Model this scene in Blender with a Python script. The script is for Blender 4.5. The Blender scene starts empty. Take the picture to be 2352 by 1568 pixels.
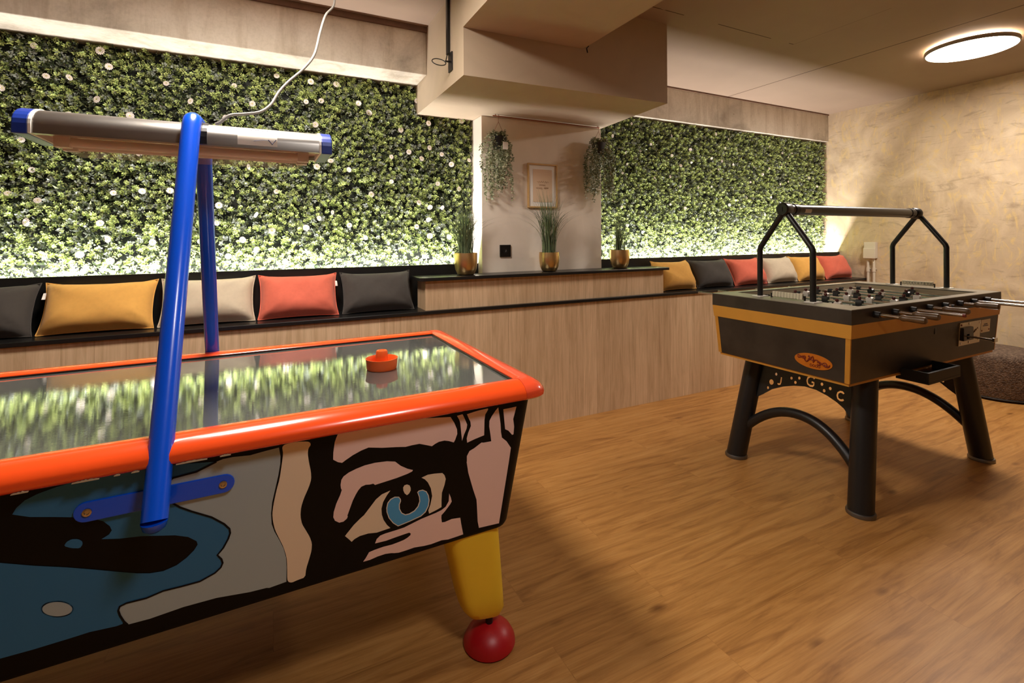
import bpy, bmesh, math, random
import numpy as np
from mathutils import Vector, Matrix
from mathutils.geometry import tessellate_polygon

random.seed(7)
rng = np.random.default_rng(11)
C = bpy.context.scene.collection
PI = math.pi

# ------------------------------------------------------------------ camera
W_PX, H_PX = 2352, 1568
F_PX, YAW, ROLL, Y0, CAM_H = 1113.1, math.radians(26.44), math.radians(-0.334), 543.7, 1.32
fw = Vector((math.sin(YAW), math.cos(YAW), 0))
r0 = Vector((math.cos(YAW), -math.sin(YAW), 0))
u0 = Vector((0, 0, 1))
rt = r0 * math.cos(ROLL) + u0 * math.sin(ROLL)
up = -r0 * math.sin(ROLL) + u0 * math.cos(ROLL)
CAM = Vector((0, 0, CAM_H))
cam = bpy.data.cameras.new('camera')
cam.sensor_fit = 'HORIZONTAL'
cam.sensor_width = 36.0
cam.lens = F_PX / W_PX * 36.0
cam.shift_y = -(H_PX / 2 - Y0) / W_PX
cam.clip_start = 0.02
co = bpy.data.objects.new('camera', cam)
m = Matrix((rt, up, -fw)).transposed().to_4x4()
m.translation = CAM
co.matrix_world = m
C.objects.link(co)
bpy.context.scene.camera = co


def on_plane(u, v, p0, n):
    """the point of a plane that the photograph shows at pixel u, v"""
    d = fw + rt * ((u - W_PX / 2) / F_PX) + up * ((Y0 - v) / F_PX)
    t = (Vector(p0) - CAM).dot(n) / d.dot(n)
    return CAM + d * t


# ------------------------------------------------------------------ materials
def srgb(r, g, b):
    f = lambda c: (c / 255 / 12.92) if c / 255 <= 0.04045 else ((c / 255 + 0.055) / 1.055) ** 2.4
    return (f(r), f(g), f(b), 1)


class NT:
    def __init__(self, name):
        self.m = bpy.data.materials.new(name)
        self.m.use_nodes = True
        self.t = self.m.node_tree
        self.b = self.t.nodes['Principled BSDF']

    def n(self, kind, **kw):
        nd = self.t.nodes.new(kind)
        for k, v in kw.items():
            if k.startswith('i_'):
                key = k[2:]
                nd.inputs[int(key) if key.isdigit() else key.replace('_', ' ')].default_value = v
            else:
                setattr(nd, k, v)
        return nd

    def l(self, a, b):
        self.t.links.new(a, b)

    def coords(self, scale=(1, 1, 1), loc=(0, 0, 0), rot=(0, 0, 0)):
        tc = self.n('ShaderNodeTexCoord')
        mp = self.n('ShaderNodeMapping')
        mp.inputs['Scale'].default_value = scale
        mp.inputs['Location'].default_value = loc
        mp.inputs['Rotation'].default_value = rot
        self.l(tc.outputs['Object'], mp.inputs['Vector'])
        return mp.outputs['Vector']

    def noise(self, vec, scale, detail=4, rough=0.55, dist=0):
        nd = self.n('ShaderNodeTexNoise')
        nd.inputs['Scale'].default_value = scale
        nd.inputs['Detail'].default_value = detail
        nd.inputs['Roughness'].default_value = rough
        nd.inputs['Distortion'].default_value = dist
        self.l(vec, nd.inputs['Vector'])
        return nd.outputs['Fac']

    def ramp(self, fac, stops, interp='LINEAR'):
        nd = self.n('ShaderNodeValToRGB')
        cr = nd.color_ramp
        cr.interpolation = interp
        while len(cr.elements) < len(stops):
            cr.elements.new(0.5)
        for e, (p, c) in zip(cr.elements, stops):
            e.position = p
            e.color = c if len(c) == 4 else (*c, 1)
        self.l(fac, nd.inputs['Fac'])
        return nd.outputs['Color']

    def mix(self, fac, a, b, mode='MIX'):
        nd = self.n('ShaderNodeMix', data_type='RGBA', blend_type=mode)
        for s, v in ((0, fac), (6, a), (7, b)):
            if isinstance(v, (int, float)):
                nd.inputs[s].default_value = v
            elif isinstance(v, (tuple, list)):
                nd.inputs[s].default_value = v
            else:
                self.l(v, nd.inputs[s])
        return nd.outputs[2]

    def math(self, op, a, b=0.0):
        nd = self.n('ShaderNodeMath', operation=op)
        for s, v in ((0, a), (1, b)):
            if isinstance(v, (int, float)):
                nd.inputs[s].default_value = v
            else:
                self.l(v, nd.inputs[s])
        return nd.outputs[0]

    def bump(self, h, strength=0.2, dist=0.01):
        nd = self.n('ShaderNodeBump')
        nd.inputs['Strength'].default_value = strength
        nd.inputs['Distance'].default_value = dist
        self.l(h, nd.inputs['Height'])
        self.l(nd.outputs['Normal'], self.b.inputs['Normal'])

    def base(self, c):
        if isinstance(c, (tuple, list)):
            self.b.inputs['Base Color'].default_value = c
        else:
            self.l(c, self.b.inputs['Base Color'])

    def set(self, **kw):
        for k, v in kw.items():
            self.b.inputs[k.replace('_', ' ')].default_value = v


MATS = {}


def plain(name, col, rough=0.5, metal=0.0, var=0.0, nscale=20, bump=0.0, coat=0.0, spec=0.5):
    if name in MATS:
        return MATS[name]
    t = NT(name)
    t.set(Roughness=rough, Metallic=metal)
    t.b.inputs['Specular IOR Level'].default_value = spec
    if coat:
        t.b.inputs['Coat Weight'].default_value = coat
        t.b.inputs['Coat Roughness'].default_value = 0.08
    v = t.coords()
    nz = t.noise(v, nscale)
    if var:
        lo = tuple(c * (1 - var) for c in col[:3]) + (1,)
        hi = tuple(min(1, c * (1 + var)) for c in col[:3]) + (1,)
        t.base(t.ramp(nz, [(0.3, lo), (0.7, hi)]))
    else:
        t.base(col)
    if bump:
        t.bump(nz, bump, 0.004)
    MATS[name] = t.m
    return t.m


def mat_floor():
    t = NT('oak_floor')
    v = t.coords()
    br = t.n('ShaderNodeTexBrick', offset=0.37, offset_frequency=2, squash=1)
    br.inputs['Scale'].default_value = 1
    br.inputs['Brick Width'].default_value = 1.28
    br.inputs['Row Height'].default_value = 0.192
    br.inputs['Mortar Size'].default_value = 0.0012
    br.inputs['Mortar Smooth'].default_value = 0.2
    br.inputs['Bias'].default_value = 0.0
    br.inputs['Color1'].default_value = (0, 0, 0, 1)
    br.inputs['Color2'].default_value = (1, 1, 1, 1)
    br.inputs['Mortar'].default_value = (0.5, 0.5, 0.5, 1)
    t.l(v, br.inputs['Vector'])
    # shift the grain from board to board
    sh = t.n('ShaderNodeVectorMath', operation='MULTIPLY_ADD')
    t.l(br.outputs['Color'], sh.inputs[0])
    sh.inputs[1].default_value = (7.3, 3.1, 2.0)
    t.l(v, sh.inputs[2])
    mp = t.n('ShaderNodeMapping')
    mp.inputs['Scale'].default_value = (0.9, 7, 1)
    t.l(sh.outputs[0], mp.inputs['Vector'])
    g1 = t.noise(mp.outputs['Vector'], 2.2, 7, 0.62, 1.4)
    mp2 = t.n('ShaderNodeMapping')
    mp2.inputs['Scale'].default_value = (2.0, 85, 1)
    t.l(sh.outputs[0], mp2.inputs['Vector'])
    g2 = t.noise(mp2.outputs['Vector'], 2.0, 5, 0.6, 0.4)
    base = t.ramp(g1, [(0.28, srgb(152, 104, 54)), (0.5, srgb(188, 136, 74)), (0.72, srgb(200, 150, 88))])
    fine = t.ramp(g2, [(0.34, (0.70, 0.64, 0.56, 1)), (0.58, (1, 1, 1, 1))])
    col = t.mix(0.5, base, fine, 'MULTIPLY')
    wv = t.n('ShaderNodeTexWave', wave_type='BANDS', bands_direction='Y')
    wv.inputs['Scale'].default_value = 0.9
    wv.inputs['Distortion'].default_value = 7.0
    wv.inputs['Detail'].default_value = 3.0
    wv.inputs['Detail Scale'].default_value = 0.55
    t.l(mp.outputs['Vector'], wv.inputs['Vector'])
    col = t.mix(0.35, col, t.ramp(wv.outputs['Fac'], [(0.0, (0.74, 0.68, 0.6, 1)), (0.35, (1, 1, 1, 1))]), 'MULTIPLY')
    tint = t.ramp(br.outputs['Color'], [(0, (0.88, 0.86, 0.83, 1)), (1, (1.0, 1.0, 1.0, 1))])
    col = t.mix(0.8, col, tint, 'MULTIPLY')
    # knots
    vo = t.n('ShaderNodeTexVoronoi')
    vo.inputs['Scale'].default_value = 2.0
    mp3 = t.n('ShaderNodeMapping')
    mp3.inputs['Scale'].default_value = (1, 2.2, 1)
    t.l(sh.outputs[0], mp3.inputs['Vector'])
    t.l(mp3.outputs['Vector'], vo.inputs['Vector'])
    kn = t.ramp(vo.outputs['Distance'], [(0.03, (0.30, 0.22, 0.16, 1)), (0.10, (1, 1, 1, 1))])
    col = t.mix(0.75, col, kn, 'MULTIPLY')
    seam = t.ramp(br.outputs['Fac'], [(0, (1, 1, 1, 1)), (1, (0.55, 0.48, 0.4, 1))])
    col = t.mix(0.3, col, seam, 'MULTIPLY')
    t.base(col)
    t.set(Roughness=0.42)
    t.b.inputs['Specular IOR Level'].default_value = 0.35
    t.bump(g2, 0.06, 0.003)
    return t.m


def mat_panel():
    """oak boards standing upright, side by side along x (or y on the return)"""
    t = NT('oak_panel')
    tc = t.n('ShaderNodeTexCoord')
    sx = t.n('ShaderNodeSeparateXYZ')
    t.l(tc.outputs['Object'], sx.inputs[0])
    s = t.math('ADD', sx.outputs['X'], t.math('MULTIPLY', sx.outputs['Y'], 1.37))
    s = t.math('DIVIDE', s, 0.122)
    idx = t.math('FLOOR', s)
    fr = t.math('FRACT', s)
    wn = t.n('ShaderNodeTexWhiteNoise', noise_dimensions='1D')
    t.l(idx, wn.inputs['W'])
    cx = t.n('ShaderNodeCombineXYZ')
    t.l(t.math('ADD', t.math('MULTIPLY', s, 5.0), t.math('MULTIPLY', wn.outputs['Value'], 31.0)), cx.inputs[0])
    t.l(t.math('MULTIPLY', sx.outputs['Z'], 2.4), cx.inputs[2])
    g = t.noise(cx.outputs[0], 1.0, 7, 0.65, 0.8)
    cx2 = t.n('ShaderNodeCombineXYZ')
    t.l(t.math('MULTIPLY', s, 1.2), cx2.inputs[0])
    t.l(t.math('MULTIPLY', sx.outputs['Z'], 1.6), cx2.inputs[2])
    g2 = t.noise(cx2.outputs[0], 1.3, 4, 0.6, 1.5)
    col = t.ramp(g, [(0.3, srgb(200, 170, 134)), (0.55, srgb(224, 194, 158)), (0.75, srgb(234, 208, 174))])
    col = t.mix(0.45, col, t.ramp(g2, [(0.35, (0.8, 0.76, 0.7, 1)), (0.65, (1, 1, 1, 1))]), 'MULTIPLY')
    col = t.mix(0.85, col, t.ramp(wn.outputs['Value'], [(0, (0.80, 0.77, 0.73, 1)), (1, (1, 1, 1, 1))]), 'MULTIPLY')
    edge = t.math('MINIMUM', fr, t.math('SUBTRACT', 1.0, fr))
    col = t.mix(0.4, col, t.ramp(edge, [(0.0, (0.5, 0.42, 0.35, 1)), (0.022, (1, 1, 1, 1))]), 'MULTIPLY')
    t.base(col)
    t.set(Roughness=0.55)
    t.b.inputs['Specular IOR Level'].default_value = 0.3
    t.bump(g, 0.08, 0.003)
    return t.m


def mat_stucco():
    t = NT('brushed_stucco')
    v = t.coords((1, 1, 1))
    nz = t.noise(v, 1.7, 6, 0.6, 2.2)
    st = t.coords((1, 3.2, 1.3), rot=(0.35, 0, 0))
    br = t.noise(st, 2.6, 8, 0.68, 3.0)
    st2 = t.coords((1, 1.2, 4.5), rot=(-0.5, 0, 0))
    br2 = t.noise(st2, 2.0, 7, 0.66, 2.6)
    c = t.ramp(nz, [(0.3, srgb(172, 150, 122)), (0.5, srgb(194, 172, 142)), (0.72, srgb(214, 194, 164))])
    gold = t.ramp(br, [(0.52, (0, 0, 0, 1)), (0.66, (1, 1, 1, 1))])
    c = t.mix(t.math('MULTIPLY', gold, 0.8), c, srgb(214, 186, 126))
    dk = t.ramp(br2, [(0.55, (0, 0, 0, 1)), (0.68, (1, 1, 1, 1))])
    c = t.mix(t.math('MULTIPLY', dk, 0.6), c, srgb(150, 130, 106))
    t.base(c)
    t.set(Roughness=0.62)
    t.bump(br, 0.25, 0.006)
    return t.m


def mat_concrete():
    t = NT('board_marked_concrete')
    v = t.coords()
    a = t.noise(v, 2.2, 8, 0.65, 0.6)
    s = t.coords((4.5, 4.5, 0.5))
    b = t.noise(s, 2.0, 6, 0.7, 0.4)
    f = t.noise(v, 60, 4, 0.6)
    c = t.ramp(a, [(0.3, srgb(160, 150, 134)), (0.5, srgb(204, 194, 176)), (0.75, srgb(222, 213, 198))])
    c = t.mix(0.55, c, t.ramp(b, [(0.34, (0.62, 0.56, 0.48, 1)), (0.52, (1, 1, 1, 1))]), 'MULTIPLY')
    c = t.mix(0.25, c, t.ramp(f, [(0.35, (0.7, 0.68, 0.64, 1)), (0.55, (1, 1, 1, 1))]), 'MULTIPLY')
    vo = t.n('ShaderNodeTexVoronoi')
    vo.inputs['Scale'].default_value = 7
    t.l(v, vo.inputs['Vector'])
    c = t.mix(0.6, c, t.ramp(vo.outputs['Distance'], [(0.03, (0.45, 0.4, 0.35, 1)), (0.06, (1, 1, 1, 1))]), 'MULTIPLY')
    t.base(c)
    t.set(Roughness=0.8)
    t.bump(a, 0.2, 0.006)
    return t.m


def mat_ceiling():
    """painted slabs with open joints and a crack"""
    t = NT('painted_ceiling')
    tc = t.n('ShaderNodeTexCoord')
    sx = t.n('ShaderNodeSeparateXYZ')
    t.l(tc.outputs['Object'], sx.inputs[0])
    v = t.coords()
    wob = t.math('MULTIPLY', t.math('SUBTRACT', t.noise(v, 3.0, 5), 0.5), 0.014)
    X = sx.outputs['X']
    Y = sx.outputs['Y']

    def line(a, pos, w, wobble):
        d = t.math('ABSOLUTE', t.math('SUBTRACT', t.math('ADD', a, wobble) if wobble else a, pos))
        return t.math('LESS_THAN', d, w)
    j1 = line(X, 4.045, 0.0065, None)
    j1b = line(X, -1.6, 0.006, None)
    c1 = t.math('MULTIPLY', line(Y, 2.215, 0.004, wob),
                t.math('MULTIPLY', t.math('LESS_THAN', X, 3.37), t.math('GREATER_THAN', t.noise(v, 2.3, 3), 0.44)))
    c2 = t.math('MULTIPLY', line(X, 3.37, 0.0025, None),
                t.math('MULTIPLY', t.math('LESS_THAN', Y, 2.215), t.math('GREATER_THAN', Y, 1.6)))
    k = t.math('MAXIMUM', t.math('MAXIMUM', j1, j1b), t.math('MAXIMUM', c1, t.math('MULTIPLY', c2, 0.5)))
    nz = t.noise(v, 1.2, 4)
    c = t.ramp(nz, [(0.3, srgb(150, 129, 110)), (0.7, srgb(160, 138, 118))])
    c = t.mix(k, c, srgb(84, 62, 44))
    t.base(c)
    t.set(Roughness=0.75)
    return t.m


def mat_plaster(name, col):
    t = NT(name)
    v = t.coords()
    nz = t.noise(v, 3.0, 6, 0.6, 1.0)
    d = tuple(c * 0.9 for c in col[:3]) + (1,)
    t.base(t.ramp(nz, [(0.3, d), (0.65, col)]))
    t.set(Roughness=0.75)
    t.bump(nz, 0.12, 0.004)
    return t.m


def mat_fabric(name, col):
    t = NT(name)
    tc = t.n('ShaderNodeTexCoord')
    wv = t.n('ShaderNodeTexWave', wave_type='BANDS', bands_direction='X')
    wv.inputs['Scale'].default_value = 260
    wv.inputs['Distortion'].default_value = 1.5
    t.l(tc.outputs['Object'], wv.inputs['Vector'])
    wz = t.n('ShaderNodeTexWave', wave_type='BANDS', bands_direction='Z')
    wz.inputs['Scale'].default_value = 260
    wz.inputs['Distortion'].default_value = 1.5
    t.l(tc.outputs['Object'], wz.inputs['Vector'])
    h = t.math('MULTIPLY', wv.outputs['Fac'], wz.outputs['Fac'])
    v = t.coords()
    nz = t.noise(v, 45, 4)
    d = tuple(c * 0.93 for c in col[:3]) + (1,)
    t.base(t.ramp(nz, [(0.3, d), (0.65, col)]))
    t.set(Roughness=0.92)
    t.b.inputs['Specular IOR Level'].default_value = 0.15
    t.b.inputs['Sheen Weight'].default_value = 0.15
    t.bump(h, 0.25, 0.001)
    return t.m


def mat_surface():
    """worn, mirror-like playing field with a fine ripple across it"""
    t = NT('polished_playfield')
    nz = t.noise(t.coords((16, 150, 1)), 1.0, 3, 0.6, 0.2)
    nz2 = t.noise(t.coords((60, 520, 1)), 1.0, 2, 0.6, 0.0)
    t.base(srgb(122, 124, 120))
    t.set(Roughness=0.03, Metallic=0.55)
    t.bump(t.math('ADD', nz, t.math('MULTIPLY', nz2, 0.35)), 0.07, 0.0009)
    return t.m


def mat_emit(name, col, s):
    t = NT(name)
    t.base((0.8, 0.8, 0.8, 1))
    t.b.inputs['Emission Color'].default_value = col
    t.b.inputs['Emission Strength'].default_value = s
    return t.m


def mat_clear(name, col, rough=0.15, alpha=0.35):
    t = NT(name)
    t.base(col)
    t.set(Roughness=rough)
    t.b.inputs['Transmission Weight'].default_value = 0.0
    t.b.inputs['Alpha'].default_value = alpha
    return t.m


M = dict(
    floor=mat_floor(), panel=mat_panel(), stucco=mat_stucco(), concrete=mat_concrete(), ceiling=mat_ceiling(),
    plaster=mat_plaster('beige_plaster', srgb(188, 169, 144)),
    column=mat_plaster('column_plaster', srgb(240, 229, 214)),
    trim=plain('brown_trim', srgb(104, 76, 56), 0.7, var=0.15),
    black_top=plain('black_laminate', srgb(24, 24, 24), 0.3, var=0.1),
    playfield=mat_surface(),
    rail=plain('orange_enamel', srgb(248, 84, 30), 0.2, var=0.04, nscale=3, coat=0.5),
    cap=plain('orange_red_enamel', srgb(236, 82, 46), 0.25, var=0.04, nscale=3, coat=0.4),
    chip=plain('chipped_paint', srgb(190, 170, 140), 0.8),
    cabinet=plain('black_vinyl', srgb(9, 9, 10), 0.5, spec=0.15),
    satin=plain('satin_black', srgb(18, 17, 17), 0.35),
    blue=plain('blue_powder_coat', srgb(0, 82, 226), 0.25, var=0.03, nscale=6, coat=0.3),
    blue_cap=plain('blue_plastic', srgb(26, 56, 150), 0.35),
    yellow=plain('yellow_enamel', srgb(240, 202, 52), 0.4, var=0.05, nscale=5),
    red=plain('red_rubber', srgb(176, 14, 24), 0.4),
    alu=plain('brushed_aluminium', srgb(178, 176, 172), 0.33, 1.0, var=0.06, nscale=12),
    white=plain('white_paint', srgb(232, 228, 220), 0.45),
    reflector=plain('lamp_reflector', srgb(226, 212, 190), 0.4),
    tube=plain('fluorescent_tube', srgb(236, 228, 212), 0.25),
    mallet=plain('orange_plastic', srgb(255, 112, 44), 0.35),
    art_blue=plain('art_blue', srgb(50, 112, 160), 0.5, spec=0.25),
    art_grey=plain('art_grey', srgb(166, 182, 188), 0.5, spec=0.25),
    art_cream=plain('art_cream', srgb(234, 218, 194), 0.5, spec=0.25),
    art_pink=plain('art_pink', srgb(242, 212, 206), 0.5, spec=0.25),
    art_iris=plain('art_iris_blue', srgb(82, 164, 222), 0.5, spec=0.25),
    art_white=plain('art_white', srgb(232, 224, 212), 0.5, spec=0.25),
    slate=plain('slate_laminate', srgb(48, 42, 36), 0.45, var=0.4, nscale=7),
    rim=plain('rim_reflection_grey', srgb(128, 122, 108), 0.36, var=0.08, nscale=14),  # top rim greyer than the slate sides: reflected light put into its colour
    inner=plain('beige_inner_wall', srgb(168, 152, 126), 0.5),
    ochre=plain('ochre_laminate', srgb(206, 150, 58), 0.5, var=0.05, nscale=6),
    ochre_edge=plain('ochre_edging', srgb(196, 138, 48), 0.5, var=0.08),
    field=plain('green_grey_field', srgb(92, 104, 92), 0.4),
    chrome=plain('chrome', srgb(210, 208, 204), 0.14, 1.0),
    steel=plain('stainless_plate', srgb(190, 178, 158), 0.28, 1.0),
    handle=plain('varnished_brown_wood', srgb(98, 74, 48), 0.4, var=0.25, nscale=30),
    bushing=plain('black_rubber', srgb(14, 14, 14), 0.55),
    black_metal=plain('black_powder_coat', srgb(22, 22, 23), 0.38),
    fig_white=plain('figure_white', srgb(222, 214, 204), 0.45),
    fig_black=plain('figure_black', srgb(26, 24, 24), 0.4),
    fig_head=plain('figure_dark_red', srgb(88, 34, 30), 0.45),
    bead=plain('cream_bead', srgb(206, 198, 172), 0.5),
    ink=plain('black_ink', srgb(20, 18, 18), 0.6),
    ink_blue=plain('blue_ink', srgb(40, 52, 104), 0.6),
    dark_red=plain('dark_red_print', srgb(118, 36, 14), 0.5, var=0.1),
    badge=plain('orange_badge', srgb(196, 112, 30), 0.3, var=0.1, nscale=30),
    sticker=plain('white_sticker', srgb(226, 220, 210), 0.5),
    gold=plain('brushed_brass', srgb(224, 192, 134), 0.33, 1.0),
    soil=plain('dark_soil', srgb(34, 26, 20), 0.95, var=0.3, nscale=80, bump=0.5),
    blade=plain('grass_blade', srgb(112, 130, 92), 0.5, var=0.3, nscale=6),
    blade2=plain('grass_blade_dark', srgb(80, 98, 70), 0.5, var=0.3, nscale=6),
    frame=plain('oak_frame', srgb(206, 168, 110), 0.45, var=0.1, nscale=25),
    mount=plain('white_mount', srgb(236, 232, 226), 0.7),
    print=plain('peach_print', srgb(224, 196, 166), 0.7),
    pot=plain('black_pot', srgb(36, 34, 32), 0.6),
    copper=plain('copper_rail', srgb(150, 84, 56), 0.35, 0.7),
    pouf=None,
    plastic=plain('grey_white_plastic', srgb(206, 196, 178), 0.5),
    cable=plain('grey_cable', srgb(112, 108, 102), 0.5),
)


def mat_pouf():
    t = NT('brown_boucle')
    v = t.coords()
    vo = t.n('ShaderNodeTexVoronoi')
    vo.inputs['Scale'].default_value = 95
    t.l(v, vo.inputs['Vector'])
    nz = t.noise(v, 40, 4)
    c = t.ramp(nz, [(0.3, srgb(84, 66, 54)), (0.6, srgb(126, 104, 86)), (0.8, srgb(160, 136, 112))])
    t.base(t.mix(0.6, c, t.ramp(vo.outputs['Distance'], [(0.1, (1, 1, 1, 1)), (0.7, (0.35, 0.32, 0.3, 1))]), 'MULTIPLY'))
    t.set(Roughness=0.95)
    t.bump(vo.outputs['Distance'], 0.7, 0.006)
    return t.m


M['pouf'] = mat_pouf()

FOL = [plain('leaf_lime', srgb(200, 214, 134), 0.5, var=0.15), plain('leaf_mid', srgb(152, 174, 102), 0.5, var=0.15),
       plain('leaf_dark', srgb(56, 70, 42), 0.5, var=0.2), plain('leaf_olive', srgb(136, 146, 102), 0.55, var=0.2),
       plain('leaf_blue', srgb(170, 180, 172), 0.55, var=0.15), plain('leaf_black', srgb(20, 27, 17), 0.7, var=0.2)]
HANG = [plain('hanging_leaf', srgb(150, 154, 118), 0.55, var=0.15), plain('hanging_leaf_dark', srgb(104, 110, 78), 0.55, var=0.15),
        plain('hanging_leaf_pale', srgb(192, 194, 164), 0.55, var=0.1)]


# ------------------------------------------------------------------ mesh builder
class MB:
    def __init__(self):
        self.v, self.f, self.mi, self.sm = [], [], [], []

    def add(self, vs, fs, mi=0, smooth=False):
        o = len(self.v)
        self.v += [tuple(p) for p in vs]
        self.f += [tuple(i + o for i in f) for f in fs]
        self.mi += [mi] * len(fs)
        self.sm += [smooth] * len(fs)
        return self

    def box(self, x0, x1, y0, y1, z0, z1, mi=0):
        vs = [(x, y, z) for z in (z0, z1) for y in (y0, y1) for x in (x0, x1)]
        return self.add(vs, [(0, 2, 3, 1), (4, 5, 7, 6), (0, 1, 5, 4), (2, 6, 7, 3), (0, 4, 6, 2), (1, 3, 7, 5)], mi)

    def hexa(self, lo, hi, mi=0):
        """two loops of four points, bottom and top"""
        return self.add(list(lo) + list(hi), [(3, 2, 1, 0), (4, 5, 6, 7), (0, 1, 5, 4), (1, 2, 6, 5), (2, 3, 7, 6), (3, 0, 4, 7)], mi)

    def loft(self, rings, caps=True, mi=0, smooth=True, close=True):
        n = len(rings[0])
        vs = [p for r in rings for p in r]
        fs = []
        for i in range(len(rings) - 1):
            for j in range(n if close else n - 1):
                a, b = i * n + j, i * n + (j + 1) % n
                fs.append((a, b, b + n, a + n))
        self.add(vs, fs, mi, smooth)
        if caps:
            o = len(self.v) - len(vs)
            self.f.append(tuple(reversed([o + j for j in range(n)])))
            self.f.append(tuple(o + (len(rings) - 1) * n + j for j in range(n)))
            self.mi += [mi, mi]
            self.sm += [False, False]
        return self

    def tube(self, path, r, seg=12, caps=True, mi=0, squash=1.0):
        P = [Vector(p) for p in path]
        R = r if isinstance(r, (list, tuple)) else [r] * len(P)
        rings = []
        t0 = (P[1] - P[0]).normalized()
        ref = Vector((0, 0, 1)) if abs(t0.z) < 0.9 else Vector((1, 0, 0))
        nrm = t0.cross(ref).normalized()
        for i, p in enumerate(P):
            a = P[i] - P[i - 1] if i else P[1] - P[0]
            b = P[i + 1] - P[i] if i < len(P) - 1 else a
            t = (a.normalized() + b.normalized())
            t = t.normalized() if t.length > 1e-6 else a.normalized()
            nrm = (nrm - t * nrm.dot(t)).normalized()
            bn = t.cross(nrm)
            rings.append([p + (nrm * math.cos(2 * PI * k / seg) + bn * math.sin(2 * PI * k / seg) * squash) * R[i] for k in range(seg)])
        return self.loft(rings, caps, mi, True)

    def cyl(self, a, b, r, seg=24, r2=None, mi=0):
        return self.tube([a, b], [r, r if r2 is None else r2], seg, True, mi)

    def lathe(self, prof, c=(0, 0, 0), seg=32, mi=0, caps=True):
        rings = [[(c[0] + r * math.cos(2 * PI * k / seg), c[1] + r * math.sin(2 * PI * k / seg), c[2] + z) for k in range(seg)] for r, z in prof]
        return self.loft(rings, caps, mi, True)

    def prism(self, poly, axis, a0, a1, mi=0, smooth=False):
        """poly: 2-D outline in the two axes other than `axis`, extruded from a0 to a1"""
        def put(p, a):
            return {'x': (a, p[0], p[1]), 'y': (p[0], a, p[1]), 'z': (p[0], p[1], a)}[axis]
        return self.loft([[put(p, a0) for p in poly], [put(p, a1) for p in poly]], True, mi, smooth)

    def flat(self, loops, put, mi=0):
        """filled 2-D region with holes; put maps (a, b) to 3-D"""
        pts = [Vector((p[0], p[1], 0)) for l in loops for p in l]
        tri = tessellate_polygon([[Vector((p[0], p[1], 0)) for p in l] for l in loops])
        return self.add([put(p.x, p.y) for p in pts], [tuple(t) for t in tri], mi)

    def build(self, name, mats, parent=None, bevel=0, loc=None, fix=True, auto=True):
        me = bpy.data.meshes.new(name)
        me.from_pydata(self.v, [], self.f)
        mats = mats if isinstance(mats, (list, tuple)) else [mats]
        for mm in mats:
            me.materials.append(mm)
        me.polygons.foreach_set('material_index', self.mi)
        me.polygons.foreach_set('use_smooth', self.sm)
        if fix or bevel:
            bm = bmesh.new()
            bm.from_mesh(me)
            if bevel:
                es = [e for e in bm.edges if len(e.link_faces) == 2 and e.calc_face_angle(0) > 0.6]
                bmesh.ops.bevel(bm, geom=es, offset=bevel, segments=2, affect='EDGES', profile=0.5, clamp_overlap=True)
            if fix:
                bmesh.ops.recalc_face_normals(bm, faces=bm.faces)
            bm.to_mesh(me)
            bm.free()
        if any(self.sm) and auto and hasattr(me, 'set_sharp_from_angle'):
            me.set_sharp_from_angle(angle=math.radians(42))
        o = bpy.data.objects.new(name, me)
        C.objects.link(o)
        if parent:
            o.parent = parent
        if loc:
            o.location = loc
        return o


def arrmesh(name, V, F, mi, mats, parent=None):
    """large meshes straight from arrays of quads"""
    me = bpy.data.meshes.new(name)
    nv, nf = len(V), len(F)
    me.vertices.add(nv)
    me.vertices.foreach_set('co', np.asarray(V, np.float32).ravel())
    me.loops.add(nf * 4)
    me.loops.foreach_set('vertex_index', np.asarray(F, np.int32).ravel())
    me.polygons.add(nf)
    me.polygons.foreach_set('loop_start', np.arange(0, nf * 4, 4, dtype=np.int32))
    me.polygons.foreach_set('loop_total', np.full(nf, 4, np.int32))
    for mm in mats:
        me.materials.append(mm)
    me.polygons.foreach_set('material_index', np.asarray(mi, np.int32))
    me.update()
    me.validate()
    o = bpy.data.objects.new(name, me)
    C.objects.link(o)
    if parent:
        o.parent = parent
    return o


def thing(name, label, cat, loc=(0, 0, 0), rotz=0, group=None):
    o = bpy.data.objects.new(name, None)
    o.empty_display_size = 0.05
    C.objects.link(o)
    o.location = loc
    o.rotation_euler = (0, 0, rotz)
    return tag(o, label, cat, group)


def tag(o, label, cat, group=None):
    o['label'] = label
    o['category'] = cat
    if group:
        o['group'] = group
    return o


def struct(o, label=None):
    o['kind'] = 'structure'
    if label:
        o['label'] = label
    return o


def kids(o):
    return [c for c in bpy.data.objects if c.parent == o]


def dup(root, parent=None):
    c = root.copy()
    C.objects.link(c)
    if parent:
        c.parent = parent
    for k in kids(root):
        dup(k, c)
    return c


def text_mesh(name, s, size, mat, parent, mtx, extrude=0.0004):
    cu = bpy.data.curves.new(name, 'FONT')
    cu.body = s
    cu.size = size
    cu.align_x = 'CENTER'
    cu.align_y = 'CENTER'
    cu.extrude = extrude
    tmp = bpy.data.objects.new(name, cu)
    C.objects.link(tmp)
    dg = bpy.context.evaluated_depsgraph_get()
    me = bpy.data.meshes.new_from_object(tmp.evaluated_get(dg))
    bpy.data.objects.remove(tmp)
    me.transform(mtx)
    me.materials.clear()
    me.materials.append(mat)
    o = bpy.data.objects.new(name, me)
    C.objects.link(o)
    o.parent = parent
    return o


def arc(c, r, a0, a1, n):
    return [(c[0] + r * math.cos(a0 + (a1 - a0) * i / n), c[1] + r * math.sin(a0 + (a1 - a0) * i / n)) for i in range(n + 1)]


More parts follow.
